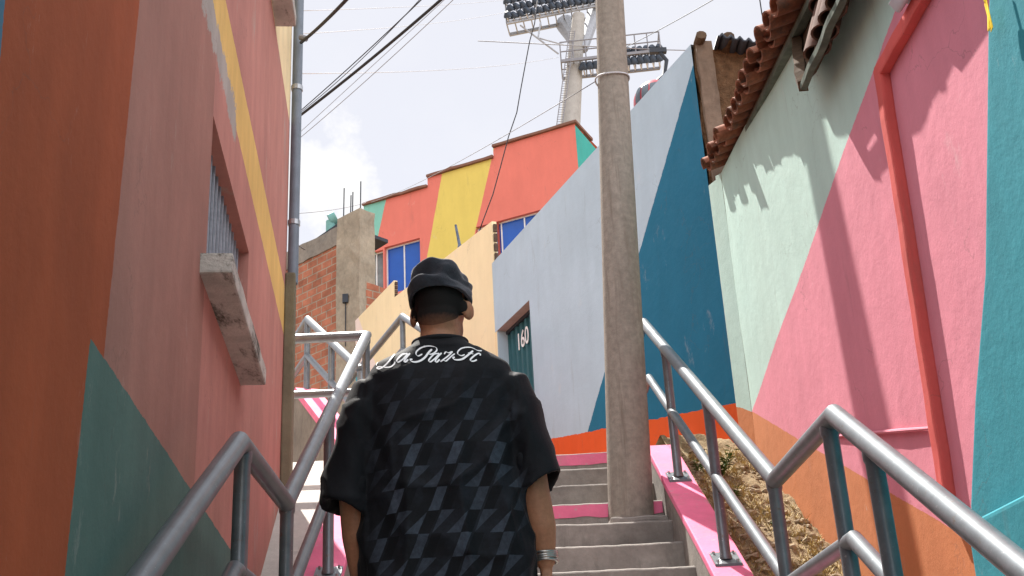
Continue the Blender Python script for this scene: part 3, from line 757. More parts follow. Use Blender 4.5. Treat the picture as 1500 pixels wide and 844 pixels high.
for (s_, z0, z1) in ((s_end-.006, ZR+.005, t1r[1]-.02), (t1l[0]-.014, t1l[1]+.005, t2r[1]-.02)):
    n_ = 4
    for i in range(n_):
        za = z0+(z1-z0)*i/n_; zb = z0+(z1-z0)*(i+.75)/n_
        hb.hexa([G(s_, za, -.01), G(s_-.03, za, -.01), G(s_-.03, za, -.055), G(s_, za, -.055), G(s_, zb, -.01), G(s_-.03, zb, -.01), G(s_-.03, zb, -.055), G(s_, zb, -.055)])
hb.build('brick_end', M['hollow'], cw)
q = MB(); p = G(cg(664, 372)[0], cg(664, 372)[1], -.08)
q.tube([p-Vector((0, 0, .2)), p, p+Vector((.02, 0, .14))], .03, 8); q.tube([p+Vector((.02, 0, .1)), p+Vector((-.03, .0, .45))], [.022, .016], 8)
tag(q.build('pipe_stub', plain('old_blue_pipe', (.10, .13, .19, 1), .7, 0, .6, 18, .3), smooth=True), 'short bent pipe sticking up from the top of the cream wall', 'pipe')

# ------------------------------------------------------------------ brick house
tb = RAD(-46); BU = Vector((sin(tb), cos(tb), 0)); BNn = Vector((cos(tb), -sin(tb), 0)); BO = Vector((-2.3, 20, 0))
def bpix(x, y):
    d = ray(x, y); t = BO.dot(BNn)/d.dot(BNn); p = d*t; return ((p-BO).dot(BU), p.z)
def B(s, z, out=0): return BO+BU*s-BNn*out+Vector((0, 0, z))
bc = bpix(496, 440)[0]; bz = bpix(505, 328)[1]
bh = thing('brick_house', 'unfinished red brick house with concrete column, left of the man', 'house', B(bc, 5))
M['brick'] = bricks('hollow_red_brick', (.40, .155, .095, 1), (.30, .115, .07, 1), (.32, .25, .19, 1), (BU.x, BU.y), .29, .145)
q = MB(); q.prism([B(bc, 3), B(bc, bz-.36), B(bc+7, bz-.36), B(bc+7, 3)], BNn*.2); q.build('wall', M['brick'], bh)
q = MB(); q.prism([B(bc-.02, bz-.36, .02), B(bc-.02, bz, .02), B(bc+7, bz+.05, .02), B(bc+7, bz-.36, .02)], BNn*.24); o = q.build('ring_beam', M['concrete_dark'], bh); rough_mesh(o, .3, .03, 3)
cw_ = abs(bpix(530, 440)[0]-bc)
q = MB(); q.prism([B(bc-.003, 3, .05), B(bc-cw_, 3, .05), B(bc-cw_, bz+.14, .05), B(bc-.003, bz+.14, .05)], BNn*.36); o = q.build('column', concrete('column_concrete', (.33, .285, .22, 1)), bh); rough_mesh(o, .25, .025, 4)
for k in range(4):
    px = (502, 508.5, 515, 523)[k]; s_ = bpix(px, 325)[0]
    q = MB(); q.tube([B(s_, bz+.1, -.02-.06*(k % 2)), B(s_+.01, bz+.6+.18*(k in (0, 3)), -.04-.06*(k % 2))], .012, 6); q.build('rebar', M['dark_steel'], bh)
side = BNn*-1
M['brick2'] = bricks('hollow_red_brick_side', (.40, .155, .095, 1), (.30, .115, .07, 1), (.32, .25, .19, 1), (.75, .66), .29, .145)
e0 = B(bc-cw_, 0, -.1); e1 = e0+Vector((2.6, 2.3, 0)); zs0, zs1 = at(530, 412, e0.y).z, at(564, 428, e0.y+1.2).z
q = MB(); q.prism([e0+Vector((0, 0, 3)), e0+Vector((0, 0, zs0)), e1+Vector((0, 0, zs0-.4)), e1+Vector((0, 0, 3))], (-.15, .15, 0)); q.build('side_wall', M['brick2'], bh)
q = MB(); p = B(bpix(475, 345)[0], bz, -.15); q.tube([p, p+Vector((0, 0, .32))], .09, 10); q.tube([p+Vector((-.02, 0, .34)), p+Vector((.1, 0, .40))], .13, 10)
q.build('roof_vent', plain('verdigris_vent', (.16, .36, .34, 1), .6), bh, smooth=True)
q = MB(); q.prism([B(bc+.05, bz+.06, -.05), B(bc+.9, bz-.02, -.05), B(bc+.9, bz+.03, -.05), B(bc+.05, bz+.13, -.05)], BNn*1.2); q.build('roof_edge', M['dark_steel'], bh)
q = MB(); p = B(bc-cw_*.45, bpix(510, 440)[1], .08); q.box(p.x-.05, p.x+.05, p.y-.05, p.y+.03, p.z-.08, p.z+.08); q.tube([p, p-Vector((0, 0, .9))], .01, 5); q.build('meter_box', M['dark_steel'], bh)

# ------------------------------------------------------------------ orange house with stepped roof
to = RAD(-62); OU = Vector((sin(to), cos(to), 0)); ON = Vector((cos(to), -sin(to), 0)); OO = Vector((0, 27, 0))
def opix(x, y):
    d = ray(x, y); t = OO.dot(ON)/d.dot(ON); p = d*t; return ((p-OO).dot(OU), p.z)
def O(s, z, out=0): return OO+OU*s-ON*out+Vector((0, 0, z))
def ol(p, q): return line(*[(lambda r: (r[0]+OO.dot(OU), r[1]))(opix(*v)) for v in (q, p)])
oh = thing('painted_house', 'orange house with yellow and teal stripes and a stepped roofline', 'house', O(0, 9))
ocol = srgb(214, 120, 106)
M['orange_wall'] = mural('orange_paint', ocol, [
    (srgb(128, 188, 172), [ol((548, 372), (566, 290))]),
    (srgb(214, 192, 102), [ol((648, 252), (624, 385)), tuple(-v for v in ol((722, 225), (697, 335)))]),
], u=(OU.x, OU.y, 0), amt=.06, bump=.25)
sR = opix(842, 182)[0]; s3 = opix(722, 212)[0]; s2 = opix(626, 258)[0]; s1 = opix(534, 297)[0]
z3, z2, z1 = opix(840, 182)[1], opix(720, 233)[1], opix(625, 275)[1]
w1 = (opix(615, 355)[0], opix(563, 362)[0], opix(565, 432)[1], opix(565, 362)[1])
w0 = (opix(561, 366)[0], opix(533, 370)[0], opix(540, 432)[1], opix(545, 370)[1])
w2 = (opix(800, 315)[0], opix(697, 334)[0], opix(700, 400)[1], opix(697, 333)[1])
ob = MB()
def OF(s_, z, o): return O(s_, z, o)
face_with_holes(sR, s3, 5, z3, [(w2[0], s3, w2[2], w2[3])], .15, OF, ob)
face_with_holes(s3, s2, 5, z2, [(s3, w2[1], w2[2], w2[3])], .15, OF, ob)
# middle/left section holds the blue window (split at its edge so that the hole fits)
face_with_holes(s2, s1, 5, z1, [(max(w1[0], s2), w1[1], w1[2], w1[3]), (w0[0], w0[1], w0[2], w0[3])], .15, OF, ob)
for (a, b, z, e) in ((sR, s3, z3, 0), (s3, s2, z2, 0), (s2, s1, z1, 0)):
    quad(ob, O(a, z), O(b, z), O(b, z, -6), O(a, z, -6))
quad(ob, O(s3, z2), O(s3, z3), O(s3, z3, -6), O(s3, z2, -6)); quad(ob, O(s2, z1), O(s2, z2), O(s2, z2, -6), O(s2, z1, -6)); quad(ob, O(s1, 5), O(s1, z1), O(s1, z1, -6), O(s1, 5, -6))
ob.build('wall', M['orange_wall'], oh, fix=False)
q = MB(); dS = O(sR, 0); e_ = dS+Vector((.75, .55, 0))
q.prism([dS+Vector((.001, .0, 5)), dS+Vector((.001, 0, z3-.03)), e_+Vector((0, 0, z3-.75)), e_+Vector((0, 0, 5))], (-.05, .1, 0))
M['teal_side'] = mural('teal_side_paint', srgb(96, 182, 165), [(srgb(70, 160, 150), [line((20, 14.0), (21, 14.6))])], u=(.8, .6, 0), amt=.12)
q.build('side_wall', M['teal_side'], oh)
for (a, b, z) in ((sR-.05, s3, z3), (s3, s2, z2), (s2, s1+.05, z1)):
    q = MB(); q.hexa([O(a, z+.003, .07), O(b, z+.003, .07), O(b, z+.003, -1), O(a, z+.003, -1), O(a, z+.07, .07), O(b, z+.07, .07), O(b, z+.07, -1), O(a, z+.07, -1)])
    o = q.build('roof_edge', plain('roof_edge_brown', (.20, .10, .07, 1), .9), oh); rough_mesh(o, .3, .02, 3)
def owin(h, mat, muls):
    a, b, c_, d = h; f = MB(); t_ = .03
    for (y0, y1, za, zb) in [(a, a+t_, c_, d), (b-t_, b, c_, d), (a, b, c_, c_+t_), (a, b, d-t_, d)]+[(a+(b-a)*k-t_/2, a+(b-a)*k+t_/2, c_, d) for k in muls]:
        f.hexa([O(y0, za, -.15), O(y0, za, -.10), O(y1, za, -.10), O(y1, za, -.15), O(y0, zb, -.15), O(y0, zb, -.10), O(y1, zb, -.10), O(y1, zb, -.15)])
    fo = f.build('window', M['white_frame'], oh)
    g_ = MB(); quad(g_, O(a, c_, -.13), O(b, c_, -.13), O(b, d, -.13), O(a, d, -.13)); g_.build('pane', mat, fo, fix=False)
owin((max(w1[0], s2), w1[1], w1[2], w1[3]), M['glass_blue'], (.5,)); owin(w0, M['glass_dim'], (.45,))
owin(w2, M['glass_blue'], (.33, .66))

# ------------------------------------------------------------------ utility pole
PY = 8.16; pb0 = at(924.5, 752, PY); pt_ = at(893, 0, PY); PX = pb0.x
up_ = thing('utility_pole', 'weathered concrete utility pole standing on the steps', 'utility pole', pb0)
pm = MB(); n_ = 26; ptop = pb0+(pt_-pb0)*1.75; pb0 = pb0-(pt_-pb0)*.03
rings = []
for i in range(n_+1):
    f = i/n_; c0 = pb0.lerp(ptop, f); r = .158-.075*f
    rings.append([c0+Vector((cos(2*pi*j/28)*r*(1+.006*noise.noise((j, f*30, 0))), sin(2*pi*j/28)*r, 0)) for j in range(28)])
pm.loft(rings); pmo = pm.build('shaft', M['pole'], up_, smooth=True)
pc = at(897, 118, PY); wb_ = pc
q = MB(); q.tube([pc+Vector((.134*cos(t), .134*sin(t), .012*cos(t*2))) for t in [2*pi*k/32 for k in range(33)]], .007, 6, cap=False); q.build('wire_band', M['pale_wire'], up_, smooth='all')
q = MB(); q.box(PX-.17, PX+.24, PY-.19, PY+.22, 1.2, 1.60); o = q.build('footing', M['concrete'], up_); bevel(o, .03, 3); rough_mesh(o, .08, .012, 9)

# ------------------------------------------------------------------ floodlight mast
mz = lambda x, y, Y=70: at(x, y, Y)
mt = at(847, 40, 70); mlow = at(836, 180, 70); mdir = (mlow-mt)/(mt.z-mlow.z); mbase = mt+mdir*(mt.z-12)
fm = thing('floodlight_mast', 'tall concrete stadium floodlight mast behind the orange house', 'floodlight mast', mbase)
q = MB(); q.tube([mbase, mt+Vector((.1, 0, 1.0))], [1.55, .42], 24); q.build('mast', concrete('mast_concrete', (.40, .385, .36, 1), .15), fm, smooth=True)
# ladder
q = MB(); la, lb = at(834, 46, 69), at(815.5, 182, 69); lb = la+(lb-la)*1.5
for dx in (0, .38):
    q.tube([la+Vector((dx, 0, 0)), lb+Vector((dx, 0, 0))], .035, 5)
for k in range(60):
    a = la.lerp(lb, k/60); q.tube([a, a+Vector((.38, 0, 0))], .02, 4)
q.build('ladder', M['grey_wire'], fm)
M['lampglass'] = plain('lamp_housing', (.045, .06, .085, 1), .4, .2, .3, 4, 0)
M['alu'] = plain('aluminium_bracket', (.52, .52, .54, 1), .35, .7, .15, 4, 0)
# head frame: long platform seen from below
A0, A1 = at(742, 34, 69), at(905, 2, 71)
fr = MB(); dv_ = (A1-A0); back = Vector((.25, 1.9, .35))
for o_ in (Vector((0, 0, 0)), back): fr.bar(A0+o_, A1+o_, .18, .22)
for k in range(15): fr.bar(A0+dv_*k/14, A0+dv_*k/14+back, .08, .1)
for k in range(4): fr.bar(A0+Vector((0, 0, .9*k+.3)), A1+Vector((0, 0, .9*k+.3)), .1, .1)
for k in range(9): fr.tube([A0+dv_*k/8, A0+dv_*k/8+Vector((0, 0, 3.4))], .05, 5)
fr.tube([at(762, 37, 69), at(818, 79, 69)], .06, 6); fr.tube([at(792, 33, 69), at(788, 56, 69)], .06, 6)
fr.tube([at(790, 56, 69), at(826, 66, 69)], .05, 6)
fr.tube([mt+Vector((0, 0, -1.8)), A0.lerp(A1, .5)+back], [.4, .7], 12); fr.tube([mt+Vector((.2, 0, -1.8)), A0.lerp(A1, .78)+back*.5], [.35, .5], 12)
fr.build('head_frame', plain('frame_steel', (.34, .35, .37, 1), .5, .4, .2), fm)
def lamp(p, d, r):
    q = MB(); d = Vector(d).normalized(); q.tube([p-d*r*.95, p-d*r*.5, p+d*r*.1, p+d*r*.35], [r*.45, r*.7, r, r], 12)
    lo = q.build('floodlight', M['lampglass'], fm, smooth=True)
    q = MB(); q.tube([p+d*r*.36, p+d*r*.42], [r*.86, r*.86], 12); q.build('lamp_glass', M['lampglass'], lo)
    q = MB(); q.bar(p-d*r*.4+Vector((0, 0, -r)), p+Vector((.1, .3, -r*1.25)), r*.25, r*.7); q.build('bracket', M['alu'], lo)
for row in range(4):
    for k in range(18):
        f = (k+.45*(row % 2)+.2)/18; p = A0+dv_*f+Vector((0, -.35+.2*random.random(), .35+.62*row+.1*random.random())); lamp(p, (.2+.4*random.random(), .9, -.5-.4*random.random()), .29)
# lower round gallery with railing
ga, gb = at(822, 90, 69), at(968, 74, 69); gv = gb-ga; gk = Vector((.2, 2.2, 0))
gm_ = MB()
for o_ in (Vector((0, 0, 0)), gk): gm_.bar(ga+o_, gb+o_, .16, .2)
for k in range(17): gm_.bar(ga+gv*k/16, ga+gv*k/16+gk, .07, .1)
for o_ in (Vector((0, 0, 0)), gk):
    for dz in (.75, 1.5): gm_.tube([ga+o_+Vector((0, 0, dz)), gb+o_+Vector((0, 0, dz))], .05, 5)
    for k in range(9): gm_.tube([ga+o_+gv*k/8, ga+o_+gv*k/8+Vector((0, 0, 1.5))], .045, 5)
gm_.tube([ga+Vector((0, 0, .75)), ga+gk+Vector((0, 0, .75))], .05, 5); gm_.tube([gb+Vector((0, 0, 1.5)), gb+gk+Vector((0, 0, 1.5))], .05, 5)
gm_.build('gallery', M['grey_wire'], fm)
for k in range(13):
    f = .22+.76*k/12; p = ga+gv*f
    lamp(p+Vector((0, .3, -.45)), (.3*f, .8, -.6-.3*random.random()), .34)
    if f > .5: lamp(p+Vector((.1, .5, .45)), (.4*random.random(), .8, -.35), .36)

# ------------------------------------------------------------------ cable car
gp = at(957, 140, 60); gq = at(966, 74, 60)
gc = thing('cable_car', 'red gondola cabin passing behind the grey house roof', 'cable car', gp)
q = MB(); q.ball(gp+Vector((.15, 0, -.55)), (1.35, 1.2, 1.45), 24, 16); q.build('cabin', plain('red_cabin_paint', (.35, .03, .045, 1), .3, 0, .1, 3, 0, spec=.5), gc, smooth='all')
for k in range(7):
    a = pi+.35+k*.42
    q = MB()
    def wf(i, j, a=a):
        t = a+.34*i; h = -.15+.75*j
        return gp+Vector((.15, 0, -.55))+Vector((1.37*cos(t)*cos(h), 1.22*sin(t)*cos(h), 1.47*sin(h)))
    q.grid(5, 6, wf); q.build('window', plain('cabin_glass', (.06, .08, .10, 1), .1, 0, .1, 3, 0, spec=.6) if k == 0 else bpy.data.materials['cabin_glass'], gc, smooth='all')
q = MB(); q.tube([gp+Vector((.2, 0, .85)), gp+Vector((.75, 0, 1.3)), gq+Vector((.35, 0, -.7)), gq+Vector((0, 0, -.1))], .12, 8); q.build('hanger_arm', M['dark_steel'], gc, smooth=True)
q = MB(); q.box(gq.x-.6, gq.x+.4, gq.y-.15, gq.y+.15, gq.z-.18, gq.z+.12); q.build('grip', M['dark_steel'], gc)

# ------------------------------------------------------------------ cables
def cable(label, pts, r, mat, sag=0):
    pts = [Vector(p) for p in pts]
    if len(pts) == 2:
        a, b = pts; pts = [a.lerp(b, i/16)-Vector((0, 0, sag*4*(i/16)*(1-i/16))) for i in range(17)]
    q = MB(); q.tube(pts, r, 6); return tag(q.build('cable', mat, smooth='all'), label, 'cable', 'overhead cables')
at_ = at
cable('short thick black cable running up from the drainpipe of the left house', [L(8.2, at(444, 72, 8.3).z, .08), at(530, -25, 6.0)], .014, M['wire'], .02)
cable('thickest black cable crossing the sky to the left house', [at(436, 172, 16), at(700, -48, 13)], .022, M['wire'], .05)
cable('thin dark cable just above the thickest one', [at(436, 166, 16.5), at(660, -42, 13)], .008, M['wire'], .04)
cable('thin dark cable highest of the slanting bundle', [at(436, 168, 17), at(652, -42, 13.5)], .006, M['wire'], .12)
cable('faint grey cable below the thick slanting one', [at(436, 205, 20), at(700, -35, 15)], .006, M['grey_wire'], .06)
cable('faint grey cable lowest of the slanting bundle', [at(436, 197, 20), at(690, -36, 15)], .005, M['grey_wire'], .0)
cable('pale level cable nearest the top of the sky', [at(436, 16, 30), A0+Vector((0, 0, 1.9))], .012, M['pale_wire'], .1)
cable('pale level cable reaching the floodlight head frame', [at(436, 50, 30), A0+Vector((0, 0, .9))], .012, M['pale_wire'], .2)
cable('pale level cable reaching the lower gallery of the mast', [at(436, 108, 30), at(818, 84, 69)], .014, M['pale_wire'], .3)
cable('grey service cable from the utility pole down to the orange house', [wb_+Vector((-.13, 0, 0)), O(s1-.2, z1+.05)], .004, M['grey_wire'], .12)
cable('black wavy drop cable hanging in front of the orange house', [at(x, y, 18) for x, y in ((790, -20), (783, 35), (776, 60), (770, 92), (763, 130), (757, 165), (745, 200), (733, 245), (722, 285), (708, 322), (703, 336))], .010, M['wire'])
cable('dark cable slanting up from the mast gallery', [at(915, 70, 40), at(1075, -18, 30)], .014, M['wire'], .05)
cable('cable car rope behind the tip of the grey house', [at(700, 60, 62)+Vector((0, 0, .0)), gq+Vector((0, 0, .05)), at(1200, 78, 60)], .03, M['grey_wire'])
cable('thin curved cable beside the old roof tiles', [at(x, y, 6.3) for x, y in ((1110, -20), (1113, 0), (1116, 20), (1121, 40))], .004, M['wire'])
cable('short cable beside the drainpipe above the brick wall', [at(430, 352, 16), at(447, 366, 20)], .008, M['wire'], .02)
cable('thin cable over the brick house roof', [at(430, 313, 19), at(536, 297, 28)], .007, M['grey_wire'], .05)
q = MB(); p = L(8.2, at(444, 72, 8.3).z, .08); q.tube([p+Vector((0, -.03, .03)), p+Vector((.05, -.05, 0))], .025, 8)
tag(q.build('insulator', M['grey_wire'], smooth=True), 'small grey insulator where a black cable meets the drainpipe', 'insulator')

# ------------------------------------------------------------------ the man
PO = Vector((-.134, 3.55, 0))
def remesh(mb, voxel, smooth_it, name, mats, parent, disp=None):
    o = mb.build(name, mats, None)
    r = o.modifiers.new('r', 'REMESH'); r.mode = 'VOXEL'; r.voxel_size = voxel
    if smooth_it: s_ = o.modifiers.new('s', 'SMOOTH'); s_.iterations = smooth_it; s_.factor = .5
    dg_ = bpy.context.evaluated_depsgraph_get(); me = bpy.data.meshes.new_from_object(o.evaluated_get(dg_))
    old = o.data; o.modifiers.clear(); o.data = me; bpy.data.meshes.remove(old)
    if disp:
        nrm_ = [v.normal.copy() for v in me.vertices]
        for v, nn_ in zip(me.vertices, nrm_): v.co += disp(v.co, nn_)
    me.materials.clear()
    for mm in (mats if isinstance(mats, (list, tuple)) else [mats]): me.materials.append(mm)
    me.polygons.foreach_set('use_smooth', [True]*len(me.polygons)); me.update()
    o.parent = parent; o.matrix_parent_inverse = Matrix.Translation(parent.location).inverted() if parent.type == 'EMPTY' else Matrix.Identity(4)
    return o
man = thing('person', 'person seen from behind in a black printed t-shirt and dark beanie climbing the stairs', 'person', (PO.x, PO.y, -.33))
V = lambda x, y, z: PO+Vector((x, y, z))
hy = RAD(-14)                                         # head turned a little to the right
HC = V(.012, .01, 1.398)
def H(x, y, z): return HC+Vector((x*cos(hy)-y*sin(hy), x*sin(hy)+y*cos(hy), z))
def rot_ball(mb, c, r, ang):
    o = len(mb.v); mb.ball((0, 0, 0), r, 20, 14)
    for i in range(o, len(mb.v)):
        x, y, z = mb.v[i]; mb.v[i] = tuple(c+Vector((x*cos(ang)-y*sin(ang), x*sin(ang)+y*cos(ang), z)))
body = MB()
rot_ball(body, H(0, .0, .02), (.078, .098, .112), hy); rot_ball(body, H(0, .035, -.055), (.06, .066, .062), hy); rot_ball(body, H(0, -.045, -.045), (.064, .05, .06), hy)
body.tube([H(0, .088, .015), H(0, .112, -.022), H(0, .094, -.032)], [.010, .016, .010], 10)   # nose
for sx in (-1, 1):
    rot_ball(body, H(sx*.090, -.008, -.016), (.012, .028, .035), hy+sx*RAD(-25))
    rot_ball(body, H(sx*.03, .085, .02), (.014, .012, .011), hy)
rot_ball(body, H(0, .088, -.062), (.022, .012, .008), hy)
body.tube([V(.0, -.02, 1.15), V(.004, -.012, 1.27), H(0, -.005, -.04)], [.078, .064, .062], 18)
# trunk
def ell(c, rx, ry, n=20): return [c+Vector((rx*cos(2*pi*j/n), ry*sin(2*pi*j/n), 0)) for j in range(n)]
body.loft([ell(V(0, .03, .52), .15, .10), ell(V(0, .02, .66), .165, .11), ell(V(0, .01, .85), .155, .10), ell(V(0, 0, 1.02), .18, .11), ell(V(0, -.005, 1.12), .175, .095), ell(V(0, -.01, 1.19), .11, .075)])
def limb(p, rs): body.tube([V(*q) for q in p], rs, 14)
limb([(-.15, 0, 1.12), (-.205, -.005, 1.07), (-.25, -.015, .92), (-.262, -.02, .80), (-.258, .01, .69), (-.248, .05, .565)], [.06, .062, .054, .045, .043, .029])
limb([(.15, 0, 1.12), (.205, -.005, 1.07), (.255, -.015, .92), (.272, -.02, .80), (.288, -.002, .69), (.296, .03, .585)], [.06, .062, .054, .047, .046, .030])
def hand(wx, wy, wz, sd):
    o = V(wx, wy, wz)
    body.loft([[o+Vector((a*.018, b*.026, 0)) for a, b in ((1, 1), (-1, 1), (-1, -1), (1, -1))], [o+Vector((a*.016, b*.040+.004, -.045)) for a, b in ((1, 1), (-1, 1), (-1, -1), (1, -1))], [o+Vector((a*.014, b*.042+.006, -.095)) for a, b in ((1, 1), (-1, 1), (-1, -1), (1, -1))]])
    for k, (dy, l) in enumerate(((.042, .068), (.017, .078), (-.008, .072), (-.033, .056))):
        a = o+Vector((0, dy, -.085)); body.tube([a, a+Vector((-sd*.004, .003*(1.5-k), -l*.5)), a+Vector((-sd*.016, .004*(1.5-k), -l*.82)), a+Vector((-sd*.032, .004*(1.5-k), -l))], [.0105, .0095, .0085, .007], 8)
    a = o+Vector((0, .028, -.02)); body.tube([a, a+Vector((-sd*.012, .034, -.03)), a+Vector((-sd*.02, .048, -.065)), a+Vector((-sd*.024, .05, -.085))], [.014, .012, .010, .008], 8)
hand(-.247, .055, .555, -1); hand(.297, .034, .575, 1)
# legs (in trousers)
limb([(-.09, .03, .60), (-.10, .02, .25), (-.10, .10, -.24)], [.085, .062, .042])
limb([(.09, .03, .60), (.10, .24, .32), (.10, .46, -.03)], [.085, .062, .042])
m = Mat('skin', .55, 0, .35); c = m.vary((.38, .175, .095, 1), 9, .14); c = m.vary(c, 70, .18); m.col(c); m.b.inputs['Subsurface Weight'].default_value = .08; m.b.inputs['Subsurface Scale'].default_value = .01
m.bump(m.noise(240, 4)+m.noise(30, 3)*.8, .25, .003); M['skin'] = m.m
bodyo = remesh(body, .0065, 5, 'body', M['skin'], man)
# hair below the beanie
hm = MB(); rot_ball(hm, H(0, -.012, .0), (.0815, .092, .10), hy)
m = Mat('short_black_hair', .8, 0, .2); hz = m.ramp(m.z+(m.noise(120, 4)-.5)*.02, HC.z-.088, HC.z-.042)
m.col(m.mix(hz, (.22, .10, .058, 1), (.010, .008, .007, 1))); m.bump(m.noise(220, 5), .4, .003); M['hair'] = m.m
bm = bmesh.new()
me = bpy.data.meshes.new('hair'); 
hmesh = MB(); N = 40
def hairf(i, j):
    a = RAD(190)+RAD(160)*i; zz = .03-.088*j*(1-.30*abs(i-.5)*2)
    k = math.sqrt(max(.02, 1-(zz/.125)**2)); th = .0055*(1-j**3)+.0005
    rx, ry = .078*k+th, .098*k+th
    p = H(rx*cos(a), ry*sin(a)*1.0, .02+zz)
    return p+(p-HC).normalized()*.0015*noise.noise(p*300)
bv = BVHTree.FromObject(bodyo, bpy.context.evaluated_depsgraph_get())
def drape(p, ctr, off):
    d = (p-ctr).normalized(); h = bv.ray_cast(ctr+d*.35, -d)
    return (h[0]+d*off) if h[0] is not None else p
def hairg(i, j):
    a = RAD(192)+RAD(156)*i; zz = .035-.135*j*(1-.34*(abs(i-.5)*2)**2)
    p = H(.1*cos(a), .12*sin(a), .02+zz); c0 = H(0, -.01, .02+zz)
    return drape(p, c0, .0045*(1-j**3)+.0006-.003*max(0, abs(i-.5)*2-.92)/.08)
hmesh.grid(70, 30, hairg); hmesh.build('hair', M['hair'], man, smooth='all', fix=False)
# beanie
M['beanie'] = None
m = Mat('charcoal_knit', .95, 0, .15); m.col(m.vary((.042, .045, .055, 1), 30, .3)); m.bump(m.noise(260, 3)+m.noise(40, 4)*.6, .5, .004)
m.b.inputs['Sheen Weight'].default_value = .25; M['beanie'] = m.m
bn = MB()
def beanf(i, j):
    a = 2*pi*i; f = j
    # profile from rim to crown
    prof_ = [(.0, .093, .020), (.12, .102, .020), (.26, .104, .044), (.38, .096, .062), (.48, .099, .078), (.66, .092, .106), (.80, .076, .122), (.92, .044, .129), (1.0, .0, .129)]
    for (f0, r0, z0), (f1, r1, z1) in zip(prof_, prof_[1:]):
        if f <= f1+1e-9:
            t = (f-f0)/(f1-f0); r = r0+(r1-r0)*t; z = z0+(z1-z0)*t; break
    q = Vector((cos(a)*r*.97, sin(a)*r*1.12-.004, z))
    env = math.sin(pi*min(1, max(0, f*1.05)))**.6 if f < .95 else 0
    nz = noise.noise(Vector((q.x*12+3, q.y*12, q.z*26)))*.017+noise.noise(Vector((q.x*25, q.y*25, q.z*46+5)))*.009
    fold = .006*sin(a*1.0+z*75+.8)+.005*sin(-a*2+z*95)*max(0, cos(a+1.6))
    q *= 1+(nz+fold)*env/.1
    tilt = -.10*q.y+.05*q.x-.012*sin(a)*(1-f)
    return H(q.x, q.y-.006, q.z+tilt-.004)
bn.grid(64, 34, beanf)
bno = bn.build('beanie', M['beanie'], man, smooth='all', fix=False); s_ = bno.modifiers.new('s', 'SUBSURF'); s_.levels = 1; s_.render_levels = 1
# shirt
sh = MB()
def se(c, rx, ry, n=36, p=2.5):
    out = []
    for j in range(n):
        a = 2*pi*j/n; ca, sa = cos(a), sin(a)
        out.append(c+Vector((rx*math.copysign(abs(ca)**(2/p), ca), ry*math.copysign(abs(sa)**(2/p), sa), 0)))
    return out
prof_ = [(.47, .258, .165, .03), (.60, .256, .165, .025), (.75, .252, .16, .015), (.90, .248, .155, .005), (1.02, .246, .148, 0), (1.10, .240, .14, -.005), (1.155, .232, .125, -.01), (1.195, .208, .108, -.012), (1.222, .168, .097, -.013), (1.245, .125, .089, -.014), (1.264, .09, .081, -.014), (1.284, .079, .076, -.012)]
sh.loft([se(V(.006, cy_, z), rx, ry) for z, rx, ry, cy_ in prof_])
def sleeve(pts, rs, sd):
    rings = []
    for (p, q_) in zip(pts, rs): rings.append((V(*p), q_))
    n = len(rings); d = (rings[-1][0]-rings[0][0]).normalized()
    sdv = Vector((0, 1, 0)); sdv = (sdv-d*sdv.dot(d)).normalized(); b = d.cross(sdv)
    R_list = [[c0+sdv*(r[1]*sin(2*pi*j/24))+b*(r[0]*cos(2*pi*j/24)) for j in range(24)] for c0, r in rings]
    # hollow mouth
    e0, e1 = rings[-1]; R_list.append([e0+sdv*((e1[1]-.016)*sin(2*pi*j/24))+b*((e1[0]-.016)*cos(2*pi*j/24)) for j in range(24)])
    R_list.append([e0-d*.10+sdv*((e1[1]-.024)*sin(2*pi*j/24))+b*((e1[0]-.024)*cos(2*pi*j/24)) for j in range(24)])
    sh.loft(R_list)
sleeve([(-.10, -.008, 1.175), (-.195, -.006, 1.125), (-.245, -.008, .98), (-.270, -.01, .86), (-.284, -.01, .768)], [(.045, .07), (.070, .095), (.075, .10), (.080, .10), (.085, .104)], -1)
sleeve([(.11, -.008, 1.175), (.205, -.006, 1.125), (.25, -.008, .98), (.274, -.01, .89), (.290, -.012, .810)], [(.045, .07), (.070, .095), (.074, .10), (.079, .10), (.084, .104)], 1)
def folds(p, nn_):
    q = p-PO
    a = .010*noise.noise(Vector((q.x*5, q.y*5, q.z*2.2)))+.006*noise.noise(Vector((q.x*14, q.y*14, q.z*5+3)))
    ax = abs(q.x)
    # drag lines from the arm pit
    dgl = math.exp(-((ax-.20)/.08)**2)*math.exp(-((q.z-.95)/.16)**2)
    a += .0022*dgl*sin((q.z-ax*1.3+.06*noise.noise(q*6))*62)
    a += .006*sin(q.x*46+1.5*noise.noise(q*4))*max(0, min(1, (1.0-q.z)/.4))*(.4+.6*noise.noise(Vector((q.x*3, 0, q.z*3))))
    rdg = lambda v: (1-abs(noise.noise(v)))**4
    low = max(0, min(1, (1.12-q.z)/.35))
    a += .016*low*(rdg(Vector((q.x*6.5+.6*q.z, q.y*3, q.z*1.5+11)))**1.6-.2)
    if ax > .215 and q.z < 1.08: a += .012*(rdg(Vector((q.x*7, q.y*7, (q.z+ax*.5)*9)))-.3)
    a += .010*(rdg(Vector((q.x*4.5-q.z*3, q.y*3, q.z*4.5+q.x*2)))**2.2-.15)*max(0, min(1, (1.2-q.z)/.1))
    for x0 in (-.222, .228):                                   # arm-hole seam
        if q.z > .95: a -= .004*math.exp(-((q.x-x0-(1.15-q.z)*.04*(1 if x0 > 0 else -1))/.006)**2)
    if q.z > 1.24: a *= .2
    return nn_*a
m = Mat('black_printed_cotton', .92, 0, .12)
lx_ = m.x-PO.x; lz = m.z
nz_ = (m.noise(5, 3)-.5)*.02
u_n = (lx_-lz*.42+nz_+.02)/.122; v_n = (lz+nz_*.5)/.132
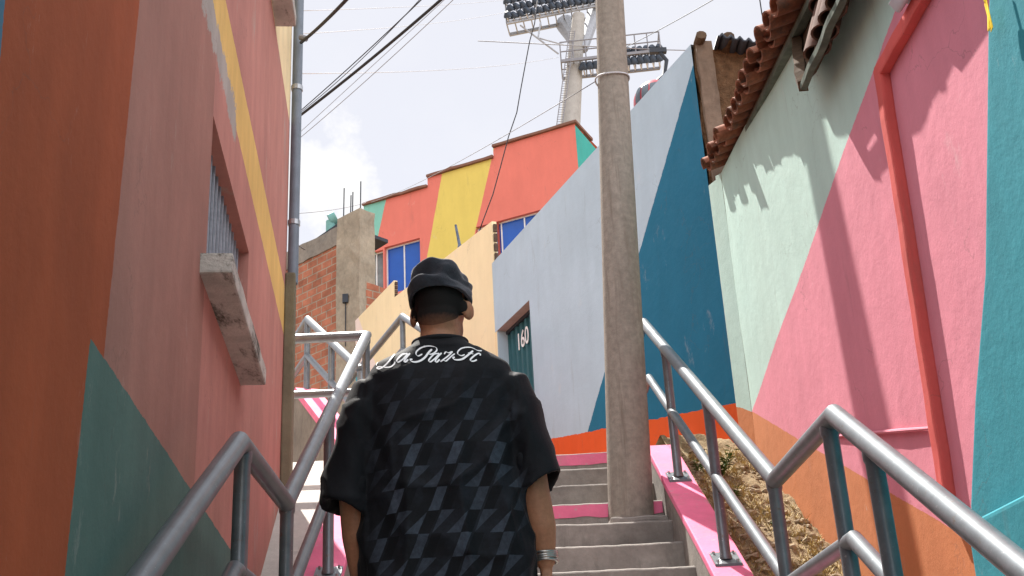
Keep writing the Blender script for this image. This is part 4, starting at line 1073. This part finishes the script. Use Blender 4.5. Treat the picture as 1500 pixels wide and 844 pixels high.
rc = m.nt.nodes.new('ShaderNodeTexWhiteNoise'); rc.noise_dimensions = '2D'; cmb = m.nt.nodes.new('ShaderNodeCombineXYZ'); m.nt.links.new(u_n.fl().v, cmb.inputs[0]); m.nt.links.new((v_n*2.0).fl().v, cmb.inputs[1]); m.nt.links.new(cmb.outputs[0], rc.inputs['Vector']); rv = X(m.nt, rc.outputs['Value'])
cu_, cv_ = u_n.fr(), v_n.fr()
top_ = cv_.gt(.5); vt = cv_*2.0-1.0; vb = cv_*2.0
a_bar = cu_.gt(.36).mn(cu_.lt(.60))
bar_hi = a_bar.mn(top_); bar_lo = a_bar.mn(cv_.lt(.5)); bar_sh = cu_.gt(.66).mn(cu_.lt(.9)).mn(top_)
tl = (cu_-vb*.34).gt(0.02).mn(cu_.lt(.34)).mn(cv_.lt(.5)); tr2 = (cu_-vb*.34).lt(.65).mn(cu_.gt(.66)).mn(cv_.lt(.5))
fade = m.ramp(lz+lx_.ab()*.30+(m.noise(7, 4)-.5)*.22, 1.20, .90)
side_f = m.ramp((lx_-.02).ab()+(m.noise(9, 3)-.5)*.06, .245, .17)
msk = fade*side_f*m.y.lt(PO.y+.02)
spk = m.ramp(m.noise(60, 4), .25, .6)*.5+.5
hi = bar_hi.mx(tl*.8).mx(tr2*.65)*msk*spk*(rv*.45+.55)
lo = (bar_lo.mx(bar_sh))*msk
c0 = m.mix(msk*m.ramp(m.noise(16, 4), .4, .62)*.7, (.0085, .009, .011, 1), (.018, .021, .028, 1))
c0 = m.mix(lo*.85, c0, (.0055, .006, .0075, 1))
base = m.mix(hi, c0, (.060, .074, .098, 1))
m.col(m.vary(base, 90, .25)); m.bump(m.noise(420, 2)+m.noise(16, 4)*.5, .25, .003); m.b.inputs['Sheen Weight'].default_value = .05; m.b.inputs['Sheen Roughness'].default_value = .3
m.b.inputs['Specular IOR Level'].default_value = .14; m.b.inputs['Roughness'].default_value = .72; M['shirt'] = m.m
sho = remesh(sh, .0072, 5, 't_shirt', M['shirt'], man, folds)
# collar rib
q = MB(); ring_ = [V(.006+.082*cos(t), -.012+.079*sin(t), 1.279+.006*sin(t)) for t in [2*pi*k/32 for k in range(33)]]
q.tube(ring_, .008, 8, cap=False); q.build('collar', plain('black_rib', (.012, .012, .014, 1), .9, 0, .2, 30, .3, 200), sho, smooth='all')
# script lettering on the shoulders
bvs = BVHTree.FromObject(sho, bpy.context.evaluated_depsgraph_get())
def cat(pts, n=9):
    P = [pts[0]]+list(pts)+[pts[-1]]; out = []
    for i in range(1, len(P)-2):
        p0, p1, p2, p3 = (Vector((*p, 0)) for p in P[i-1:i+3])
        for k in range(n):
            t = k/n; out.append(.5*((2*p1)+(p2-p0)*t+(2*p0-5*p1+4*p2-p3)*t*t+(3*p1-p0-3*p2+p3)*t**3))
    out.append(Vector((*pts[-1], 0))); return out
ZA = lambda l: [(540+x/12.06, 490+y/12.06) for x, y in l]
ZB = lambda l: [(620+x/12.06, 490+y/12.06) for x, y in l]
STROKES = [
    (ZA([(350, 372), (265, 410), (185, 480), (145, 545), (168, 574)]), 1.5),
    (ZA([(578, 290), (560, 272), (520, 300), (450, 375), (385, 455), (320, 530), (255, 585), (190, 615), (152, 606), (180, 582), (240, 580), (320, 590), (400, 578), (458, 528), (470, 488)]), 2.7),
    (ZA([(672, 352), (600, 362), (525, 430), (500, 478), (530, 498), (595, 455), (660, 392), (690, 352), (660, 346)]), 3.0), (ZA([(735, 340), (680, 400), (640, 460), (630, 490), (660, 490), (700, 450)]), 3.4),
    (ZA([(1120, 270), (1060, 330), (1000, 410), (920, 470), (830, 495), (760, 485), (740, 455), (775, 450)]), 4.0),
    (ZA([(950, 355), (880, 390), (840, 360), (850, 310), (920, 250), (1010, 215), (1110, 210), (1185, 235), (1205, 285), (1160, 335), (1095, 360), (1060, 350)]), 3.0),
    (ZB([(268, 348), (195, 358), (130, 420), (98, 470), (125, 495), (190, 450), (250, 390), (280, 350), (255, 342)]), 3.0), (ZB([(325, 335), (270, 390), (225, 450), (215, 490), (245, 495), (290, 450)]), 3.4),
    (ZB([(370, 360), (400, 320), (450, 335), (515, 315), (440, 390), (340, 465), (305, 490), (350, 465), (400, 480), (450, 440), (510, 385), (560, 350)]), 2.8),
    (ZB([(880, 300), (820, 350), (760, 400), (690, 445), (610, 460), (545, 450), (530, 420), (560, 415)]), 4.0),
    (ZB([(735, 365), (680, 385), (620, 365), (610, 320), (660, 265), (740, 240), (830, 240), (900, 265), (960, 295), (1030, 300)]), 2.8), (ZB([(790, 330), (850, 350), (885, 355)]), 2.0),
    (ZB([(1000, 385), (1002, 352), (958, 352), (885, 400), (835, 450), (845, 480), (895, 480), (945, 455)]), 3.2),
]
lt = MB()
for si, (pts, wd) in enumerate(STROKES):
    cc = cat(pts, 10); n_ = len(cc); L_, Rr = [], []
    for i, p in enumerate(cc):
        t = (cc[min(i+1, n_-1)]-cc[max(i-1, 0)]); t = t.normalized() if t.length > 1e-6 else Vector((1, 0, 0))
        wv = wd*.78*(.22+.78*abs(t.x*-.65+t.y*.76))*min(1, .5+i/6, .5+(n_-1-i)/6)      # broad-nib pen
        nn_ = Vector((-t.y, t.x, 0))*wv*.5
        for lst, s_ in ((L_, 1), (Rr, -1)):
            e = p+nn_*s_; h = bvs.ray_cast(Vector((0, 0, 0)), ray(e.x, e.y).normalized())
            lst.append((h[0]+h[1]*(.0022+.00006*si)) if h[0] is not None else None)
    for i in range(n_-1):
        q4 = (L_[i], L_[i+1], Rr[i+1], Rr[i])
        if all(v is not None for v in q4): lt.add(q4, [(0, 1, 2, 3)])
lto = lt.build('lettering', M['white_print'], sho, fix=False)
# trousers and shoes
tr_ = MB()
tr_.loft([se(V(0, .03, .50), .175, .125), se(V(0, .03, .62), .178, .128), se(V(0, .025, .72), .17, .12)])
tr_.tube([V(-.085, .03, .62), V(-.10, .02, .25), V(-.10, .10, -.20)], [.105, .092, .08], 16); tr_.tube([V(.085, .03, .62), V(.10, .24, .32), V(.10, .44, .02)], [.105, .095, .08], 16)
remesh(tr_, .012, 5, 'trousers', plain('dark_denim', (.018, .019, .024, 1), .9, 0, .3, 20, .3, 150), man, lambda p, nn_: nn_*.008*noise.noise(p*14))
for (x, y, z) in ((-.10, .10, -.33), (.10, .46, -.122)):
    q = MB(); q.loft([se(V(x, y+.05, z+.001), .045, .14, 20, 2.2), se(V(x, y+.05, z+.03), .048, .143, 20, 2.2), se(V(x, y+.03, z+.07), .042, .11, 20), se(V(x, y-.03, z+.12), .04, .055, 20)])
    q.build('shoe', plain('black_shoe', (.02, .02, .02, 1), .6) if x < 0 else bpy.data.materials['black_shoe'], man, smooth=True)
M['silver'] = plain('dull_silver', (.45, .43, .40, 1), .35, .9, .3, 40, .1)
for k in range(4):
    t = k/3; c0 = V(.2935, .022, .622).lerp(V(.2955, .028, .594), t)
    q = MB(); q.tube([c0+Vector((.036*cos(a), .039*sin(a), .004*sin(a+k))) for a in [2*pi*j/24 for j in range(25)]], .0042, 8, cap=False); q.build('bracelet', M['silver'], man, smooth='all')
